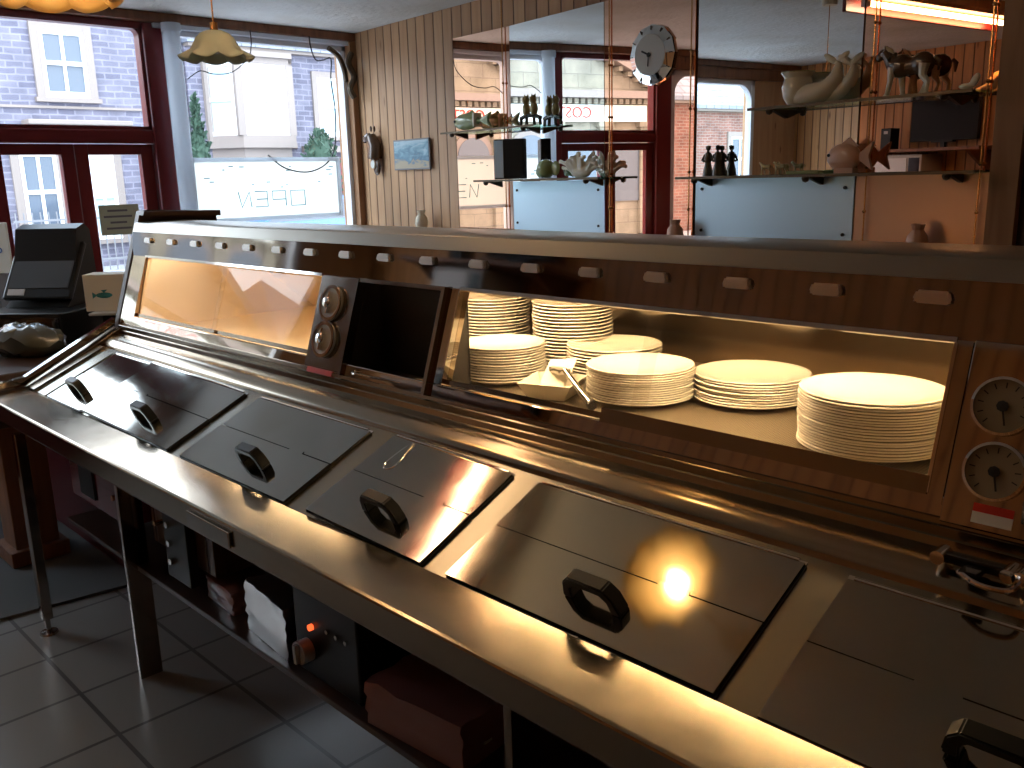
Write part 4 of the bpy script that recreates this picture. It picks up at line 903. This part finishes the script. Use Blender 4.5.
# wire skimmer resting before the oven recess
sk = thing('wire_tongs', 'thin chrome wire tongs lying in front of the dark oven recess', 'tongs', (-1.80, 1.30, 1.128))
MB().tube(smooth_pts([(.16, .03, .0), (.02, .0, .004), (-.10, -.012, .006), (-.125, -.004, .006), (-.10, .010, .008), (.02, .02, .01), (.16, .05, .012)], 5), .0035, 8).build('tong_arms', 'chrome', sk, smooth=True)
MB().ball((.16, .04, .006), .014, 8, (1.6, 1.2, .4)).build('tong_tip', 'chrome', sk, smooth=True)

# ------------------------------------------------------------------ plates in the heated cabinet
def plate_proto(D):
    r = D/2
    pr = [(0, .002), (r*.60, .002), (r*.62, 0), (r*.66, .0), (r*.70, .005), (r*.955, .0125), (r*.995, .0138), (r, .0152), (r*.995, .0166), (r*.975, .0170), (r*.93, .0155), (r*.70, .0085), (r*.62, .0045), (0, .0045)]
    return pr
pm = {}
def plate_mesh(D):
    k = round(D, 3)
    if k not in pm:
        o = MB().lathe(plate_proto(D), 56).build('dinner_plate', 'porcelain', smooth=True)
        rim = None
        pm[k] = o.data; bpy.data.objects.remove(o)
    return pm[k]
ORD = ['top', 'second', 'third', 'fourth', 'fifth', 'sixth', 'seventh', 'eighth', 'ninth', 'tenth', 'eleventh', 'twelfth', 'thirteenth', 'fourteenth', 'fifteenth', 'sixteenth', 'seventeenth', 'eighteenth', 'nineteenth', 'twentieth', 'twenty-first', 'twenty-second']
def stack(x, y, D, n, ztop, where, grp):
    rr = random.Random(int(-x*1000)); z0 = 1.1035; pitch = (ztop-.016-z0)/(n-1)
    for k in range(n):
        o = bpy.data.objects.new('dinner_plate', plate_mesh(D)); COL.objects.link(o)
        o.location = (x+rr.uniform(-.0025, .0025), y+rr.uniform(-.0025, .0025), z0+k*pitch); o.rotation_euler = (0, 0, rr.random()*6)
        i = n-1-k; w = ORD[i]+(' plate of ' if i == 0 else ' plate down in ') if k else 'bottom plate of '
        tag(o, 'cream china '+w+where, 'plate', grp)
stack(-.690, 1.607, .264, 20, 1.220, 'the tall stack nearest the right post', 'tall right stack of plates')
stack(-1.048, 1.786, .262, 10, 1.172, 'the low stack left of the tall right stack', 'low stack of plates')
stack(-1.255, 1.641, .252, 14, 1.189, 'the bright stack behind the wire scoop', 'bright middle stack of plates')
stack(-1.455, 1.790, .248, 10, 1.192, 'the stack behind the bright middle stack', 'stack of plates behind the middle one')
stack(-1.662, 1.586, .224, 13, 1.203, 'the front left stack', 'front left stack of plates')
stack(-1.640, 1.835, .224, 19, 1.285, 'the highest stack behind the front left stack', 'high rear stack of plates')
stack(-1.96, 1.835, .224, 18, 1.275, 'the rear stack at the far left of the cabinet', 'rear left stack of plates')
# paper tray and scoop
ct = thing('paper_tray', 'white folded paper chip tray between the plate stacks', 'tray', (-1.432, 1.53, 1.1035), R(20))
mb = MB(); a, b, h = (.045, .038), (.068, .058), .04
lo = [(-a[0], -a[1], 0), (a[0], -a[1], 0), (a[0], a[1], 0), (-a[0], a[1], 0)]; hi = [(-b[0], -b[1], h), (b[0], -b[1], h), (b[0], b[1], h*1.1), (-b[0], b[1], h*1.1)]
mb.quad(lo[::-1])
for i in range(4): mb.quad([lo[i], lo[(i+1) % 4], hi[(i+1) % 4], hi[i]])
o = mb.build('tray', 'card_white', ct); sd = o.modifiers.new('s', 'SOLIDIFY'); sd.thickness = .002
mb = MB(); mb.quad([(-.04, .0, .015), (.03, -.01, .02), (.045, .05, .085), (-.03, .06, .075)]); o = mb.build('folded_paper', 'card_white', ct); sd = o.modifiers.new('s', 'SOLIDIFY'); sd.thickness = .002
so = thing('metal_scoop', 'small scoop with a round dark-tipped handle leaning on the tray', 'scoop', (-1.335, 1.452, 1.1035))
MB().tube([(-.075, .098, .062), (-.01, .066, .037), (.063, .03, .014)], [.007, .009, .010], 10).build('scoop_handle', 'chrome', so, smooth=True)
MB().cyl((.063, .03, .014), (.071, .026, .0125), .0112, 12).build('handle_tip', 'black_plastic', so); MB().prism([(-.13, .10), (-.085, .085), (-.068, .11), (-.11, .135)], .052, .064, 'z').build('scoop_blade', 'chrome', so)

# ------------------------------------------------------------------ till and things left of the range
cw = thing('side_counter', 'dark counter left of the range carrying the till', 'counter', (-4.5, 1.6, 0))
MB().box(-.85, .90, -.95, 1.2, .925, .965, bev=.006).build('counter_top', 'dark_brown_metal', cw); MB().box(-.80, .85, -.30, 1.15, 0, .93).build('counter_body', 'dark_maroon', cw)
TL = lambda dx, dy: (-4.26+dx, 1.36+dy)
fw_yaw = R(38)
dr = thing('cash_drawer', 'black cash drawer under the touchscreen till', 'cash drawer', (-4.34, 1.30, .985), fw_yaw)
MB().box(-.21, .21, -.20, .20, -.02, .12, bev=.006).build('drawer_casing', 'black_plastic', dr); MB().box(-.20, .20, -.206, -.20, .0, .10).build('drawer_front', 'black_gloss', dr)
MB().box(-.05, .05, -.209, -.206, .04, .058).build('drawer_badge', 'light_grey', dr)
tl = thing('touchscreen_till', 'black touchscreen till tilted back on the cash drawer', 'till', (-4.41, 1.36, 1.107), fw_yaw)
MB().prism([(-.12, 0), (.14, 0), (.12, .33), (.08, .36), (.02, .34), (-.06, .05)], -.15, .15, 'x').build('till_body', 'black_plastic', tl)
Ts = Matrix.Translation((0, -.11, .035)) @ Matrix.Rotation(R(-34), 4, 'X')
scn = MB(Ts).box(-.165, .165, -.012, .015, 0, .29, bev=.008).build('screen_bezel', 'black_plastic', tl); MB(Ts).box(-.145, .145, -.016, -.012, .05, .27).build('screen', 'screen_dark', scn)
MB(Ts).box(-.14, -.06, -.0165, -.012, .015, .045).build('card_slot', 'light_grey', scn)
pt = thing('receipt_printer', 'grey receipt printer at the far left beside the till', 'printer', (-4.70, 1.10, .967), fw_yaw)
MB().prism([(-.09, 0), (.09, 0), (.09, .15), (-.03, .15), (-.09, .09)], -.08, .08, 'x').build('printer_body', 'grey_plastic', pt); MB().box(-.04, .04, -.01, -.005, .14, .19).build('receipt_paper', 'sign_white', pt)
cb = thing('menu_board', 'small board with blue writing standing behind the till', 'board', (-5.05, 1.30, .967), fw_yaw+.12)
MB().box(-.16, .10, -.008, .008, .25, .50, bev=.003).build('board_panel', 'sign_white', cb); MB().box(-.12, .06, .0, .06, 0, .26).build('board_foot', 'grey_plastic', cb)
text('85 %', .10, 'print_blue', Matrix.Translation((-.03, -.009, .38)) @ Matrix.Rotation(R(90), 4, 'X'), 'board_lettering', cb, .001)
bx = thing('printed_carton', 'white carton with teal fish prints beside the till', 'box', (-4.09, 1.50, 1.094), R(50))
MB().box(-.085, .085, -.065, .065, 0, .16, bev=.003).build('carton', 'card_white', bx); MB().prism([(.085, .0), (.19, .04), (.17, .09), (.085, .085)], -.06, .06, 'y').build('open_flap', 'card_white', bx)
def fish(M):
    mb = MB(M); out = [(.035*math.cos(a), .012*math.sin(a)) for a in [2*PI*k/14 for k in range(14)]]; mb.prism(out, 0, .0015, 'z'); mb.prism([(-.03, 0), (-.05, .014), (-.05, -.014)], 0, .0015, 'z'); mb.prism([(0, .01), (.015, .024), (-.012, .022)], 0, .0015, 'z'); return mb
fish(Matrix.Translation((0, -.066, .07)) @ Matrix.Rotation(R(90), 4, 'X')).build('fish_print', 'print_teal', bx); fish(Matrix.Translation((-.086, 0, .07)) @ Matrix.Rotation(R(90), 4, 'X') @ Matrix.Rotation(R(-90), 4, 'Y')).build('fish_print', 'print_teal', bx)
solo(MB().box(-.15, .17, -.12, .12, 0, .012, bev=.004), 'plastic_tray', 'light_grey', 'flat pale tray lying under the carton with fish prints', 'tray', (-4.03, 1.57, 1.081)).rotation_euler = (0, 0, R(50))
solo(MB().box(-.13, .15, -.11, .11, 0, .113, bev=.004).box(-.10, .12, -.114, -.11, .02, .09), 'equipment_box', 'black_plastic', 'low black box under the pale tray beside the cash drawer', 'box', (-4.02, 1.60, .967)).rotation_euler = (0, 0, R(50))
bg_ = thing('plastic_bag', 'crumpled grey-green plastic bag on the counter below the till', 'bag', (-3.93, 1.10, .967), R(35))
mb = MB().ball((0, 0, .055), .10, 20, (1.6, .95, .75)); rr = random.Random(8)
for v in mb.bm.verts: v.co += Vector((rr.uniform(-1, 1), rr.uniform(-1, 1), rr.uniform(-1, 1)))*.013; v.co.z = max(.0, v.co.z)
mb.build('bag_body', 'bag_plastic', bg_, smooth=True); MB().ball((-.12, -.05, .11), .03, 10, (.6, .6, 1.4)).build('bag_knot', 'bag_plastic', bg_, smooth=True)
solo(MB().lathe([(0, 0), (.05, 0), (.055, .02), (.055, .075), (.045, .085), (0, .085)], 20), 'orange_tub', 'orange_plastic', 'orange plastic tub beside the crumpled bag at the left edge', 'tub', (-4.12, .97, .967), smooth=True)
# ------------------------------------------------------------------ floor by the range
solo(MB().prism([(-5.55, .55), (-3.68, .72), (-3.60, 1.27), (-4.55, 1.42), (-5.55, 1.42)], 0.0005, .012, 'z'), 'floor_mat', 'mat_grey', 'dark grey mat on the tiled floor at the left', 'mat')
sd_ = thing('prep_stand', 'slim dark stand with an adjustable foot at the left', 'stand', (-3.43, .88, 0))
MB().cyl((0, 0, .006), (0, 0, .06), .009, 10).lathe([(0, 0), (.032, 0), (.03, .008), (0, .012)], 20).build('adjustable_foot', 'steel_dark', sd_); MB().box(-.018, .018, -.018, .018, .06, .78, bev=.003).build('stand_leg', 'steel_dark', sd_)
solo(MB().box(-.09, .09, -.09, .09, 0, .9, bev=.005).box(-.12, .12, -.12, .12, 0, .07, bev=.005), 'timber_post', 'beam_wood', 'squat wooden post standing on the grey mat', 'post', (-4.25, 1.08, .012))
